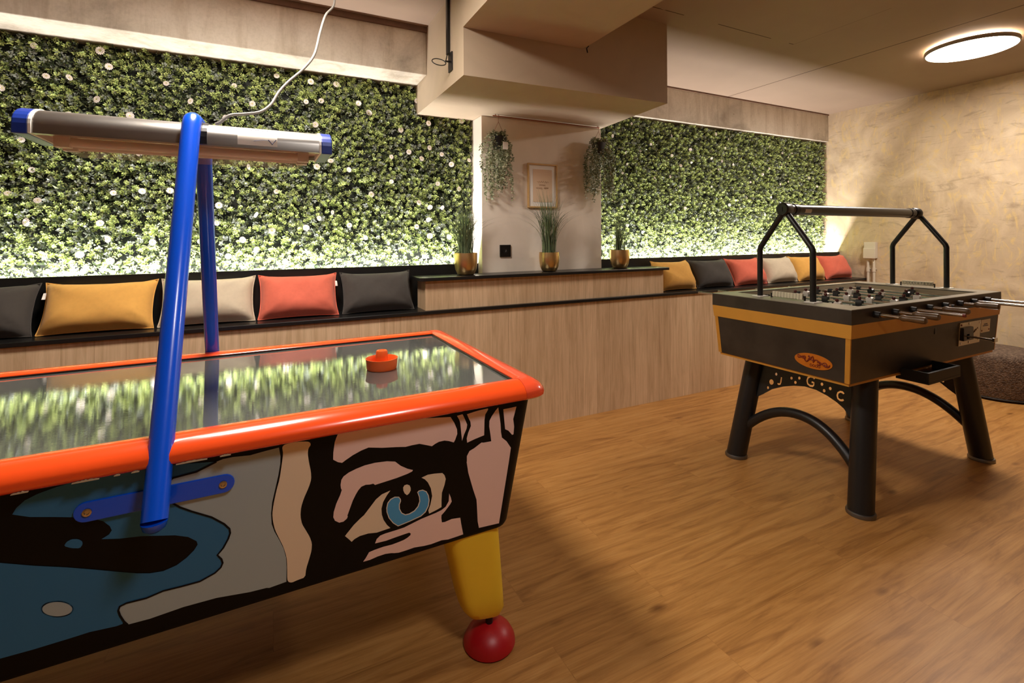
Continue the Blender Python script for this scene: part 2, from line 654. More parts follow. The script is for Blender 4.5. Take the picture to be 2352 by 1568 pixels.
def smooth_path(pts, n=8):
    P = [Vector(p) for p in pts]
    P = [P[0] * 2 - P[1]] + P + [P[-1] * 2 - P[-2]]
    out = []
    for i in range(1, len(P) - 2):
        for k in range(n):
            t = k / n
            a, b, c, d = P[i - 1], P[i], P[i + 1], P[i + 2]
            out.append(0.5 * ((2 * b) + (c - a) * t + (2 * a - 5 * b + 4 * c - d) * t * t + (3 * b - a - 3 * c + d) * t ** 3))
    out.append(P[-2])
    return out


# ------------------------------------------------------------------ the room
XW, ZC = 5.69, 2.69          # right wall, ceiling
XL, YB, YF = -3.4, 3.45, -3.2
struct(MB().box(XL, XW, YF, YB, -0.1, 0).build('floor', M['floor']))
struct(MB().box(XL, XW, YF, YB, ZC, ZC + 0.1).build('ceiling', M['ceiling']))
struct(MB().box(XW, XW + 0.15, YF - 0.15, YB + 0.15, -0.1, ZC + 0.1).build('wall_right', M['stucco']))
struct(MB().box(XL - 0.15, XL, YF - 0.15, YB + 0.15, -0.1, ZC + 0.1).build('wall_left', M['plaster']))
struct(MB().box(XL, XW, YB, YB + 0.15, -0.1, ZC + 0.1).build('wall_back', M['plaster']))
struct(MB().box(XL, XW, YF - 0.15, YF, -0.1, ZC + 0.1).build('wall_front', M['plaster']))
# concrete beams over the two planted bays
struct(MB().box(XL, 0.918, 3.085, YB, 2.38, ZC).build('beam_left', M['concrete'], bevel=0.004), 'bare concrete beam above the left planted wall')
struct(MB().box(2.32, XW, 3.335, YB, 2.38, ZC).build('beam_right', M['concrete'], bevel=0.004), 'bare concrete beam above the right planted wall')
struct(MB().box(XL, 0.918, 3.07, 3.085, 2.655, ZC).build('trim_1', M['trim']), 'brown strip along the top of the left concrete beam')
struct(MB().box(2.38, XW, 3.325, 3.335, 2.676, ZC).build('trim_2', M['trim']), 'thin brown strip along the top of the right concrete beam')
# boxed-in services: wide low box on the column and the duct running toward the viewer
ZB = 2.178
b = MB()
b.hexa([(0.918, 2.41, ZB), (2.303, 2.36, ZB), (2.385, YB, ZB), (0.918, YB, ZB)], [(0.918, 2.41, ZC), (2.303, 2.36, ZC), (2.385, YB, ZC), (0.918, YB, ZC)])
struct(b.build('bulkhead', M['plaster']), 'beige boxed bulkhead on top of the column')
b = MB()
b.hexa([(0.916, YF, 2.432), (1.664, YF, 2.432), (1.664, 2.385, 2.432), (0.916, 2.409, 2.432)], [(0.916, YF, ZC), (1.664, YF, ZC), (1.664, 2.385, ZC), (0.916, 2.409, ZC)])
struct(b.build('bulkhead_duct', M['plaster']), 'beige boxed duct running along the ceiling from the bulkhead')
struct(MB().box(1.335, 2.372, 3.16, YB, 0.0, ZB).build('column', M['column'], bevel=0.003), 'beige plaster column between the two planted bays')

# ------------------------------------------------------------------ built-in bench and shelf
ZS = 0.859
bench = thing('built_in_bench', 'long built-in bench of upright oak boards with black seat and backrest', 'bench', (0, 0, 0))
MB().box(XL, XW, 2.957, 3.155, 0.0, ZS - 0.022).build('front_panel', M['panel'], bench)
MB().prism([(XL, 2.940), (XW, 2.940), (XW, 3.24), (2.376, 3.24), (2.376, 3.157), (1.331, 3.157), (1.331, 3.24), (XL, 3.24)], 'z', ZS - 0.022, ZS).build('seat', M['black_top'], bench, bevel=0.003)
for xa_, xb_, lab in ((XL, 1.331, 'long black backrest board below the left green wall'), (2.376, XW, 'long black backrest board below the right green wall')):
    tag(MB().box(-(xb_ - xa_) / 2, (xb_ - xa_) / 2, 0, 0.02, 0, 1.132 - ZS).build('backrest_board', M['black_top'], loc=((xa_ + xb_) / 2, 3.222, ZS)), lab, 'backrest')
shelf = thing('plinth_shelf', 'raised oak plinth with black shelf top in front of the column', 'shelf', (0, 0, ZS))
MB().box(0.868, 2.845, 2.972, 3.156, 0, 1.046 - ZS).build('plinth', M['panel'], shelf)
MB().prism([(0.845, 2.932), (2.872, 2.932), (2.885, 2.945), (2.885, 3.156), (0.826, 3.156), (0.826, 2.951)], 'z', 1.046 - ZS, 1.067 - ZS).build('shelf_top', M['black_top'], shelf, bevel=0.003)


# ------------------------------------------------------------------ planted walls
def foliage(x0, x1, z0, z1, dens):
    n = int((x1 - x0) * (z1 - z0) * dens)
    V, F, MI = [], [], []
    cx = rng.uniform(x0, x1, n)
    cz = rng.uniform(z0, z1, n)
    kind = rng.choice(4, n, p=[0.52, 0.19, 0.19, 0.10])
    dep = np.where(kind == 0, rng.uniform(0.02, 0.075, n), np.where(kind == 1, rng.uniform(0.0, 0.05, n), rng.uniform(0.015, 0.06, n)))
    for i in range(n):
        k = kind[i]
        nl = (13, 7, 9, 5)[k]
        L0 = (0.0112, 0.029, 0.0145, 0.020)[k] * rng.uniform(0.75, 1.3)
        wd = (0.6, 0.30, 0.75, 0.5)[k]
        ax = np.array([rng.normal(0, 0.35), -1.0, rng.normal(0.1, 0.4)])
        ax /= np.linalg.norm(ax)
        e1 = np.cross(ax, (0, 0, 1)); e1 /= np.linalg.norm(e1)
        e2 = np.cross(ax, e1)
        az = np.arange(nl) * 2.4 + rng.uniform(0, 6)
        el = np.linspace(0.15, 1.25, nl) + rng.normal(0, 0.12, nl)
        stem = np.linspace(0, 0.018, nl)
        d = (np.cos(el)[:, None] * (np.cos(az)[:, None] * e1 + np.sin(az)[:, None] * e2) + np.sin(el)[:, None] * ax)
        L = L0 * rng.uniform(0.7, 1.2, nl)
        base = np.array([cx[i], -dep[i], cz[i]]) + stem[:, None] * ax + d * 0.004
        side = np.cross(d, ax)
        side /= np.linalg.norm(side, axis=1)[:, None] + 1e-9
        nor = np.cross(side, d)
        tip = base + d * L[:, None] - nor * (L * 0.12)[:, None]
        mid = base + d * (L * 0.5)[:, None] + nor * (L * 0.10)[:, None]
        hw = (L * wd * 0.5)[:, None]
        o = len(V) * 4
        blk = np.stack([base, mid + side * hw, tip, mid - side * hw], 1)
        V.extend(list(blk))
        if k == 0:
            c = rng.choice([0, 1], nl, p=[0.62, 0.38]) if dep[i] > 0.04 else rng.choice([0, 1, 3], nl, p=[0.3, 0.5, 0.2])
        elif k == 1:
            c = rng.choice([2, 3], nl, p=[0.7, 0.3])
        elif k == 2:
            c = rng.choice([4, 3], nl, p=[0.7, 0.3])
        else:
            c = rng.choice([2, 5], nl, p=[0.6, 0.4])
        MI.extend(list(c))
    V = np.concatenate([v[None] for v in V]).reshape(-1, 3)
    nq = len(MI)
    return V, np.arange(nq * 4).reshape(nq, 4), np.array(MI)


fm = MB()
for ring, (n, r0_, r1_, zz) in enumerate([(13, 0.004, 0.0185, 0.0), (9, 0.002, 0.011, 0.003)]):
    for k in range(n):
        a = 2 * PI * (k + ring * 0.5) / n
        w = r1_ * 0.22
        ca, sa = math.cos(a), math.sin(a)
        pt = lambda rr, ss, yy: (rr * ca - ss * sa, -yy, rr * sa + ss * ca)
        fm.add([pt(r0_, -w * 0.4, zz), pt(r1_ * 0.75, -w, zz + 0.004), pt(r1_, 0, zz + 0.002), pt(r1_ * 0.75, w, zz + 0.004), pt(r0_, w * 0.4, zz)], [(0, 1, 2, 3, 4)], 0)
for k in range(6):
    a = 2 * PI * k / 6
    fm.add([(0, -0.008, 0), (0.004 * math.cos(a), -0.006, 0.004 * math.sin(a)), (0.004 * math.cos(a + PI / 3), -0.006, 0.004 * math.sin(a + PI / 3))], [(0, 1, 2)], 1)
FLOWER = [plain('petal_white', srgb(240, 232, 224), 0.6), plain('flower_centre', srgb(206, 200, 120), 0.6)]


def green_wall(x0, x1, z0, z1, yb, label, nflow, fs=1.0, spots=()):
    root = thing('green_wall', label, 'green wall', ((x0 + x1) / 2, yb, z0))
    hw = (x1 - x0) / 2
    MB().box(-hw, hw, -0.012, 0.0, 0, z1 - z0).build('backing_mat', FOL[5], root)
    V, F, MI = foliage(-hw, hw, 0.01, z1 - z0 - 0.005, 3700)
    V[:, 0] = np.clip(V[:, 0], -hw, hw)
    V[:, 2] = np.clip(V[:, 2], 0.0, z1 - z0 - 0.002)
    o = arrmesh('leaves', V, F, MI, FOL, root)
    o['kind'] = 'stuff'
    pts = list(spots)
    tries = 0
    while len(pts) < nflow and tries < 20000:
        tries += 1
        p = (rng.uniform(max(-hw + 0.03, -1.42 - (x0 + x1) / 2), hw - 0.03), rng.uniform(0.15, z1 - z0 - 0.04))
        if all((p[0] - q[0]) ** 2 + (p[1] - q[1]) ** 2 > 0.085 ** 2 for q in pts):
            pts.append(p)
    first = None
    for p in pts:
        if first is None:
            f = fm.build('flower', FLOWER, root, fix=False)
            first = f
        else:
            f = first.copy()
            C.objects.link(f)
        f.location = (p[0], -0.088 + rng.uniform(-0.006, 0.012), p[1])
        s = rng.uniform(0.85, 1.25) * fs
        f.scale = (s, s, s)
        f.rotation_euler = (rng.normal(0, 0.3), rng.uniform(0, 6), rng.normal(0, 0.3))
    return root


GL = (-1.85, 1.333)
green_wall(GL[0], GL[1], 1.0, 2.378, 3.405, 'wide green wall of artificial leaves with white flowers left of the column', 100)
green_wall(2.374, XW - 0.004, 1.0, 2.372, 3.445, 'green wall of artificial leaves right of the column, behind the football table', 80, 0.72)

# ------------------------------------------------------------------ cushions
FAB = dict(grey=mat_fabric('charcoal_linen', srgb(74, 70, 66)), yellow=mat_fabric('mustard_linen', srgb(226, 172, 90)),
           beige=mat_fabric('beige_linen', srgb(206, 192, 168)), coral=mat_fabric('coral_linen', srgb(220, 112, 90)))


def cushion(col, x, width, label, tag_side=0, roll=0.0, yaw=0.0, tilt=0.47, y=3.075, seed=0, group='cushions along the bench'):
    root = thing('cushion', label, 'cushion', (x, y, ZS), 0, group)
    root.rotation_euler = (-tilt, roll, yaw * 0.3)
    rg = np.random.default_rng(100 + seed)
    nu, nv, hw, hh, T = 30, 20, width / 2 - 0.008, 0.131, 0.088
    ph = rg.uniform(0, 6, 8)

    def P(u, v, s):
        # edges drawn in between the corners
        xx = hw * u * (1 - 0.055 * (1 - abs(v) ** 2.6)) * (1 + 0.012 * (u * u) * (v * v))
        zz = hh * v * (1 - (0.03 if v < 0 else 0.15) * (1 - abs(u) ** 3)) * (1 + 0.03 * (u * u) * (v * v))
        t = T * (max(0, (1 - u ** 4)) * max(0, (1 - v ** 4))) ** 0.6
        wr = 0.002 * math.sin(5 * u + 4 * v + ph[0]) + 0.001 * math.sin(11 * u - 8 * v + ph[1])
        for k, (cu, cv) in enumerate(((-1, -1), (1, -1), (1, 1), (-1, 1))):
            d = math.hypot(u - cu, (v - cv) * 0.7)
            a = math.atan2(v - cv, u - cu)
            wr += 0.010 * math.exp(-(d / 0.42) ** 2) * math.sin(a * 9 + ph[2 + k])
        wr *= min(1, 4 * (1 - abs(u))) * min(1, 4 * (1 - abs(v)))
        sag = 0.0
        return (xx, s * (t + wr) , zz + hh + sag)
    b = MB()
    for s in (-1, 1):
        vs = [P(-1 + 2 * i / nu, -1 + 2 * j / nv, s) for j in range(nv + 1) for i in range(nu + 1)]
        fs = []
        for j in range(nv):
            for i in range(nu):
                a = j * (nu + 1) + i
                q = (a, a + 1, a + nu + 2, a + nu + 1)
                fs.append(q if s < 0 else q[::-1])
        b.add(vs, fs, 0, True)
    b.build('cover', FAB[col], root, auto=False)
    # the sewn edge
    ed = [P(-1 + 2 * i / nu, -1, 1) for i in range(nu)] + [P(1, -1 + 2 * j / nv, 1) for j in range(nv)] + \
         [P(1 - 2 * i / nu, 1, 1) for i in range(nu)] + [P(-1, 1 - 2 * j / nv, 1) for j in range(nv)]
    MB().tube(ed + [ed[0]], 0.0035, 6, False).build('seam', FAB[col], root)
    if tag_side:
        tx = tag_side * hw * 0.965
        tb = MB()
        tb.add([(tx, -0.003, hh * 1.62), (tx + tag_side * 0.011, -0.006, hh * 1.60), (tx + tag_side * 0.013, -0.01, hh * 1.34), (tx, -0.004, hh * 1.36),
                (tx, 0.0, hh * 1.62), (tx + tag_side * 0.011, -0.003, hh * 1.60), (tx + tag_side * 0.013, -0.007, hh * 1.34), (tx, -0.001, hh * 1.36)],
               [(0, 1, 2, 3), (7, 6, 5, 4), (0, 4, 5, 1), (1, 5, 6, 2), (2, 6, 7, 3), (3, 7, 4, 0)])
        o = tb.build('care_tag', M['white'], root)
        o['label'] = 'small white sewn-in label'
    # set it down on the seat and lean it on the board behind
    rm = root.rotation_euler.to_matrix()
    co_ = [rm @ v.co for k in kids(root) for v in k.data.vertices]
    root.location.z = ZS + 0.0006 - min(c.z for c in co_)
    root.location.y = 3.2212 - max(c.y for c in co_)
    return root


GLF, GRT = 'cushions on the left half of the bench', 'cushions on the right half of the bench'
cushion('grey', -1.243, 0.466, 'charcoal grey cushion at the far left end, left of the large mustard one', 0, 0.0, 0.03, seed=1, group=GLF)
cushion('yellow', -0.772, 0.468, 'large mustard yellow cushion on the bench left of the blue lamp post', -1, 0.0, -0.05, seed=2, group=GLF)
cushion('beige', -0.304, 0.456, 'beige cushion behind the blue lamp posts on the left bench', 0, 0.0, 0.02, seed=3, group=GLF)
cushion('coral', 0.146, 0.438, 'coral red cushion between beige and charcoal cushions on the left bench', 1, 0.0, -0.02, seed=4, group=GLF)
cushion('grey', 0.600, 0.446, 'charcoal grey cushion against the left end of the oak plinth', 0, 0.0, 0.02, seed=5, group=GLF)
cushion('yellow', 3.100, 0.424, 'mustard yellow cushion partly hidden by the right end of the shelf', 1, 0.0, 0.02, seed=6, group=GRT)
cushion('grey', 3.545, 0.464, 'charcoal grey cushion on the bench right of the column', 0, 0.0, -0.02, seed=7, group=GRT)
cushion('coral', 4.012, 0.462, 'coral red cushion between charcoal and beige cushions on the right bench', 0, 0.0, 0.03, seed=8, group=GRT)
cushion('beige', 4.472, 0.454, 'beige cushion on the right bench between coral and mustard ones', 0, 0.0, 0.0, seed=9, group=GRT)
cushion('yellow', 4.924, 0.440, 'mustard yellow cushion right of the beige one, behind the football table', 0, 0.0, 0.02, seed=10, group=GRT)
cushion('coral', 5.392, 0.462, 'coral red cushion at the right end of the bench by the stucco wall', 0, 0.0, 0.0, seed=11, group=GRT)


# ------------------------------------------------------------------ potted grasses on the shelf
def grass(n, h, spread, seed, strays=0):
    rg = np.random.default_rng(seed)
    V, F, MI = [], [], []
    for i in range(n):
        a = rg.uniform(0, 2 * PI)
        r = 0.05 * math.sqrt(rg.uniform(0, 1))
        p = np.array([r * math.cos(a), r * math.sin(a), 0.0])
        st = i < strays
        hh = h * rg.uniform(0.62, 1.05) if not st else h * rg.uniform(0.8, 1.0)
        out = spread * (rg.uniform(0.05, 0.5) if not st else rg.uniform(0.9, 1.7))
        aa = a + rg.normal(0, 0.5)
        if p[1] + math.sin(aa) * out > 0.085:
            aa = -aa
        d = np.array([math.cos(aa), math.sin(aa) * 0.75, 0])
        sd = np.array([-d[1], d[0], 0]) / (np.linalg.norm(d) + 1e-9)
        w = rg.uniform(0.0016, 0.003)
        K = 9
        pts = []
        for k in range(K + 1):
            t = k / K
            z = hh * (t - (0.28 if st else 0.06) * t ** 3)
            q = p + d * (out * t ** 2.4) + np.array([0, 0, z])
            ww = w * (1 - t ** 2 * 0.92)
            pts.append((q - sd * ww, q + sd * ww))
        o = len(V)
        for a_, b_ in pts:
            V += [a_, b_]
        for k in range(K):
            F.append((o + 2 * k, o + 2 * k + 1, o + 2 * k + 3, o + 2 * k + 2))
            MI.append(int(rg.integers(0, 2)))
    return np.array(V), np.array(F), np.array(MI)


def planter(x, y, s, label, n, h, spread, seed, strays):
    root = thing('potted_grass', label, 'potted plant', (x, y, 1.067), 0, 'potted grasses on the shelf')
    prof = [(0.044, 0.0), (0.055, 0.006), (0.068, 0.035), (0.0745, 0.075), (0.0755, 0.11), (0.074, 0.142), (0.071, 0.142), (0.0715, 0.11), (0.07, 0.1), (0.0, 0.1)]
    MB().lathe([(r * s, z * s) for r, z in prof], seg=40).build('pot', M['gold'], root)
    MB().lathe([(0.0705 * s, 0.1015 * s), (0.06 * s, 0.112 * s), (0.0, 0.118 * s)], seg=24).build('soil', M['soil'], root)
    V, F, MI = grass(n, h, spread, seed, strays)
    V[:, 2] += 0.112 * s
    o = arrmesh('blades', V, F, MI, [M['blade'], M['blade2']], root)
    return root


planter(1.170, 3.050, 1.04, 'brass pot of tall grass left of the column, against the green wall', 170, 0.40, 0.24, 21, 44)
planter(1.818, 3.048, 0.98, 'brass pot of tall grass in front of the column, below the picture', 170, 0.50, 0.25, 22, 40)
planter(2.475, 3.062, 1.02, 'brass pot of sparse dark grass at the right end of the shelf', 70, 0.37, 0.16, 23, 10)

# ------------------------------------------------------------------ things on the column
rail = thing('hanging_rail', 'thin copper rail under the bulkhead carrying two hanging plants', 'rail', (1.86, 3.085, ZB - 0.012))
MB().cyl((-0.47, 0, 0), (0.44, 0, 0), 0.004, 10).build('rod', M['copper'], rail)
for sx in (-0.45, 0.425):
    MB().cyl((sx, 0, 0), (sx, 0, 0.014), 0.003, 8).build('bracket', M['copper'], rail)
pic = thing('picture_frame', 'small oak picture frame with white mount and peach print', 'picture', (1.824, 3.158, 1.70))
a_, b_, d_ = 0.127, 0.165, 0.018
MB().box(-a_, -a_ + 0.011, -d_, 0, -b_, b_).box(a_ - 0.011, a_, -d_, 0, -b_, b_).box(-a_ + 0.011, a_ - 0.011, -d_, 0, b_ - 0.011, b_).box(-a_ + 0.011, a_ - 0.011, -d_, 0, -b_, -b_ + 0.011).build('frame', M['frame'], pic, bevel=0.001)
MB().box(-a_ + 0.011, a_ - 0.011, -0.009, -0.006, -b_ + 0.011, b_ - 0.011).build('mount', M['mount'], pic)
MB().box(-0.082, 0.082, -0.0105, -0.009, -0.122, 0.122).build('print', M['print'], pic)
ws = MB()
for zz, x0_, x1_, ph in ((0.028, -0.05, 0.05, 0.3), (0.005, -0.03, 0.025, 1.7), (-0.018, -0.055, -0.002, 2.4), (-0.016, 0.012, 0.05, 4.0)):
    pts = [(x0_ + (x1_ - x0_) * i / 26, -0.0112, zz + 0.006 * math.sin(i * 1.35 + ph) * (1 if i % 5 else 1.5)) for i in range(27)]
    ws.tube(pts, 0.0007, 5)
ws.build('handwriting', plain('tan_ink', srgb(160, 126, 92), 0.7), pic)
sw = thing('wall_socket', 'square black wall socket low on the column', 'socket', (1.513, 3.159, 1.219))
MB().box(-0.043, 0.043, -0.011, 0, -0.0435, 0.0435).build('plate', M['satin'], sw, bevel=0.002)
sw_i = MB().lathe([(0.02, 0), (0.02, 0.004), (0.0185, 0.004), (0.0185, 0.0005), (0, 0.0005)], seg=24).build('insert', M['bushing'], sw)
sw_i.rotation_euler = (PI / 2, 0, 0)
sw_i.location = (0, -0.0112, 0)
MB().tube([(-0.002, -0.0122, -0.006), (0.003, -0.0122, -0.006), (0.004, -0.0122, 0.008)], 0.0008, 5).build('mark', M['white'], sw)


def hanging_plant(x, y, ztop, zbot, seed, label, with_tag, nstr):
    root = thing('hanging_plant', label, 'hanging plant', (x, y, ztop), 0, 'hanging plants on the column')
    rg = np.random.default_rng(seed)
    MB().lathe([(0.035, -0.085), (0.05, -0.03), (0.055, 0.0), (0.052, 0.0), (0.045, -0.03), (0.0, -0.03)], seg=24).build('pot', M['pot'], root)
    zr = ZB - 0.014 - ztop
    MB().tube([(-0.052, 0, 0), (0, 0, zr * 0.75), (0, 0, zr)], 0.0012, 6).tube([(0.052, 0, 0), (0, 0, zr * 0.75)], 0.0012, 6).tube(
        [(0, 0.0, zr * 0.98), (0.006, 0, zr + 0.004), (0.0, 0, zr + 0.014)], 0.0018, 6).build('hanger', M['copper'], root)
    V, F, MI = [], [], []
    H = ztop - zbot
    st = MB()
    for s in range(nstr):
        a = rg.uniform(0, 2 * PI)
        L = H * rg.uniform(0.35, 1.0)
        rad = rg.uniform(0.03, 0.125)
        c = np.array([math.cos(a) * rad, math.sin(a) * rad * 0.75, 0])
        if c[1] > 0.06:
            c[1] = -c[1] * 0.6
        pts = []
        K = 14
        sway = rg.normal(0, 0.012, 2)
        for k in range(K + 1):
            t = k / K
            rr = min(1, 0.42 + t * 1.5)
            pts.append(np.array([c[0] * rr + sway[0] * math.sin(5 * t), c[1] * rr + sway[1] * math.sin(4 * t), 0.045 * math.sin(min(1, t * 6) * PI) * (t < 0.17) + 0.012 - L * t]))
        if s % 2 == 0:
            st.tube(pts, 0.001, 4)
        nl = int(L / 0.0031)
        for q in range(nl):
            t = rg.uniform(0.0, 1) * K
            i0 = min(K - 1, int(t))
            p = pts[i0] + (pts[i0 + 1] - pts[i0]) * (t - i0)
            d = np.array([rg.normal(), rg.normal() - 0.3, rg.normal() * 0.6 - 0.25])
            d /= np.linalg.norm(d)
            LL = rg.uniform(0.011, 0.024)
            n_ = np.array([rg.normal(), rg.normal() - 0.6, rg.normal()])
            sd = np.cross(d, n_)
            sd /= np.linalg.norm(sd) + 1e-9
            mid = p + d * LL * 0.5
            o = len(V)
            tip = p + d * LL
            quad = [p, mid + sd * LL * 0.27, tip, mid - sd * LL * 0.27]
            quad = [np.array([q_[0], min(q_[1], 0.068), q_[2]]) for q_ in quad]
            V += quad
            F.append((o, o + 1, o + 2, o + 3))
            MI.append(int(rg.choice([0, 1, 2], p=[0.55, 0.3, 0.15])))
    st.build('stems', HANG[1], root, fix=False)
    arrmesh('leaves', np.array(V), np.array(F), np.array(MI), HANG, root)
    if with_tag:
        o = MB().box(-0.022, 0.016, -0.118, -0.1165, -0.105, -0.055).build('price_tag', M['sticker'], root)
        o['label'] = 'white card tag'
    return root


hanging_plant(1.433, 3.085, 2.02, 1.55, 31, 'trailing grey-green plant hanging at the left edge of the column, with a white tag', True, 34)
hanging_plant(2.285, 3.075, 2.045, 1.56, 32, 'trailing grey-green plant hanging at the right edge of the column, darker', False, 36)

# ------------------------------------------------------------------ small fittings
hk = thing('wall_hook', 'black hook plate with a wire ring on the side of the bulkhead', 'hook', (0.9165, 2.607, 2.312))
MB().hexa([(-0.006, -0.032, -0.055), (0, -0.032, -0.055), (0, 0.03, -0.055), (-0.006, 0.03, -0.055)], [(-0.006, -0.032, 0.05), (0, -0.032, 0.05), (0, 0.03, 0.05), (-0.006, 0.03, 0.05)]).build('plate', M['satin'], hk, bevel=0.001)
MB().cyl((-0.006, 0, 0), (-0.034, 0, -0.002), 0.005, 10).build('stud', M['satin'], hk)
MB().tube([(-0.07 + 0.04 * math.cos(a), 0.012 * math.sin(a), -0.012 + 0.022 * math.sin(a)) for a in [2 * PI * k / 24 for k in range(25)]], 0.0028, 6, False).build('ring', M['satin'], hk)
MB().tube([(-0.03, 0, 0), (-0.02, 0.012, 0.03), (-0.012, 0.02, 0.056)], 0.003, 6).build('wire', M['satin'], hk)
cd = thing('conduit', 'black vertical conduit from the ceiling down to the hook plate', 'conduit', (0.9165, 2.632, 2.36))
MB().box(-0.016, 0, -0.014, 0.014, 0.0, ZC - 2.36 - 0.02).build('channel', M['satin'], cd, bevel=0.002)
MB().box(-0.016, 0.0, -0.12, 0.014, ZC - 2.36 - 0.022, ZC - 2.36 - 0.002).build('elbow', M['satin'], cd, bevel=0.002)
tag(MB().tube([(0, 0, 0.02), (0.012, -0.008, 0.005), (-0.006, -0.014, -0.012), (0.004, -0.01, -0.035)], 0.004, 6).build('wire_stub', M['satin'], loc=(1.672, 2.366, 2.436)), 'short black wire end at the corner of duct and bulkhead', 'wire')

jb = thing('junction_box', 'cream junction box on the right stucco wall', 'junction box', (XW, 2.895, 1.157))
MB().box(-0.045, 0, -0.055, 0.055, -0.085, 0.085).build('box', M['plastic'], jb, bevel=0.004)
MB().box(-0.058, -0.045, -0.057, 0.057, -0.087, 0.02).build('cover', M['plastic'], jb, bevel=0.004)
for k, yy in enumerate((2.866, 2.922)):
    p = thing('conduit_pipe', ('cream pipe with a joint sleeve, nearer the viewer, under the junction box', 'cream pipe with a joint sleeve, nearer the bench, under the junction box')[k], 'pipe', (XW - 0.022, yy, 0), 0, 'pipes under the junction box')
    MB().cyl((0, 0, 0.0), (0, 0, 1.07 if k == 0 else 1.045), 0.0125, 16).build('pipe', M['plastic'], p)
    MB().cyl((0, 0, 0.93), (0, 0, 0.975), 0.017, 16).build('sleeve', M['plastic'], p)
    MB().box(-0.004, 0.0215, -0.02, 0.02, 0.955, 0.962).build('clip', M['plastic'], p)

# cushion-like seat by the right wall
pf = thing('pouf', 'round brown boucle pouf standing by the right wall', 'pouf', (5.388, 1.815, 0))
MB().lathe([(0.26, 0.0), (0.283, 0.012), (0.29, 0.05), (0.29, 0.315), (0.283, 0.345), (0.262, 0.366), (0.22, 0.374), (0.1, 0.378), (0.0, 0.379)], seg=64).build('body', M['pouf'], pf)
MB().tube([(0.2885 * math.cos(a), 0.2885 * math.sin(a), 0.018) for a in [2 * PI * k / 64 for k in range(65)]], 0.006, 6, False).build('base_piping', M['pot'], pf)

# ------------------------------------------------------------------ ceiling lamps
LAMP_DIFF = mat_emit('lamp_diffuser', (1.0, 0.89, 0.79, 1), 42.0)
LAMP_HALO = mat_emit('lamp_halo', (1.0, 0.66, 0.30, 1), 9.0)
LAMP_RIM = plain('lamp_rim', srgb(150, 144, 132), 0.45, 0.3)


def ceiling_lamp(x, y, label):
    root = thing('ceiling_lamp', label, 'ceiling lamp', (x, y, ZC), 0, 'round ceiling lamps')
    MB().lathe([(0.247, -0.045), (0.256, -0.045), (0.257, -0.03), (0.255, -0.018), (0.20, -0.016), (0.20, -0.02), (0.247, -0.024)], seg=72, caps=False).build('rim', LAMP_RIM, root)
    MB().lathe([(0.2475, -0.043), (0.15, -0.0435), (0.0, -0.0435)], seg=72, caps=False).build('diffuser', LAMP_DIFF, root)
    MB().lathe([(0.238, -0.0155), (0.205, -0.0155)], seg=72, caps=False).build('backlight', LAMP_HALO, root)
    MB().lathe([(0.12, -0.018), (0.12, 0.0), (0.0, 0.0)], seg=32).build('mounting', M['white'], root)
    return root


ceiling_lamp(4.521, 1.653, 'round glowing ceiling lamp over the football table, at the right')
ceiling_lamp(-0.05, 1.93, 'round ceiling lamp above the air hockey table')

# ------------------------------------------------------------------ air hockey table
AC, AR = Vector((-0.225, 1.855, 0)), math.radians(0.9)
AM = Matrix.Translation(AC) @ Matrix.Rotation(AR, 4, 'Z')
AI = AM.inverted()
air = thing('air_hockey_table', 'air hockey table with orange rails, mirrored top and painted black sides', 'air hockey table', AC, AR)
HX, HY, TOPZ, BOTZ = 0.937, 0.433, 0.803, 0.387


def rrect(hx, hy, r, z, n=6):
    pts = []
    for cx, cy, a0 in ((hx - r, hy - r, 0), (-hx + r, hy - r, PI / 2), (-hx + r, -hy + r, PI), (hx - r, -hy + r, 1.5 * PI)):
        pts += [(cx + r * math.cos(a0 + PI / 2 * k / n), cy + r * math.sin(a0 + PI / 2 * k / n), z) for k in range(n + 1)]
    return pts


body_rings = [rrect(0.90, 0.432, 0.05, BOTZ - 0.012), rrect(0.914, 0.446, 0.05, BOTZ - 0.004), rrect(0.918, 0.450, 0.05, BOTZ + 0.006), rrect(0.985, 0.490, 0.055, TOPZ)]
MB().loft(body_rings).build('cabinet', M['cabinet'], air)
MB().box(-HX + 0.002, HX - 0.002, -HY + 0.002, HY - 0.002, 0.82, 0.841).build('playing_surface', M['playfield'], air)
b = MB()
for s in (-1, 1):
    b.box(-HX, HX, s * HY - 0.007, s * HY + 0.007, TOPZ, 0.8465)
    b.box(s * HX - 0.007, s * HX + 0.007, -HY - 0.007, HY + 0.007, TOPZ, 0.8465)
b.build('inner_wall', M['satin'], air)
PROF = [(0.002, 0.803), (0.0, 0.848), (0.004, 0.852), (0.016, 0.855), (0.036, 0.857), (0.057, 0.852), (0.075, 0.842), (0.086, 0.829), (0.090, 0.818), (0.088, 0.809), (0.080, 0.803)]
for s in (-1, 1):
    o = MB().loft([[(x, s * (HY + u), z) for u, z in PROF] for x in (-HX + 0.0008, HX - 0.0008)]).build('side_rail', M['rail'], air)
for s in (-1, 1):
    rings = []
    for cy, a0, a1 in ((-HY, -PI / 2, 0.0), (HY, 0.0, PI / 2)):
        for k in range(9):
            a = a0 + (a1 - a0) * k / 8
            kf = 1 / (abs(math.cos(a)) ** 3.4 + abs(math.sin(a)) ** 3.4) ** (1 / 3.4)
            rings.append([(s * (HX + u * kf * math.cos(a) * 0.98), cy + u * kf * math.sin(a), z + 0.0015 * (z > 0.81)) for u, z in PROF])
    MB().loft(rings).build('end_rail', M['cap'], air)


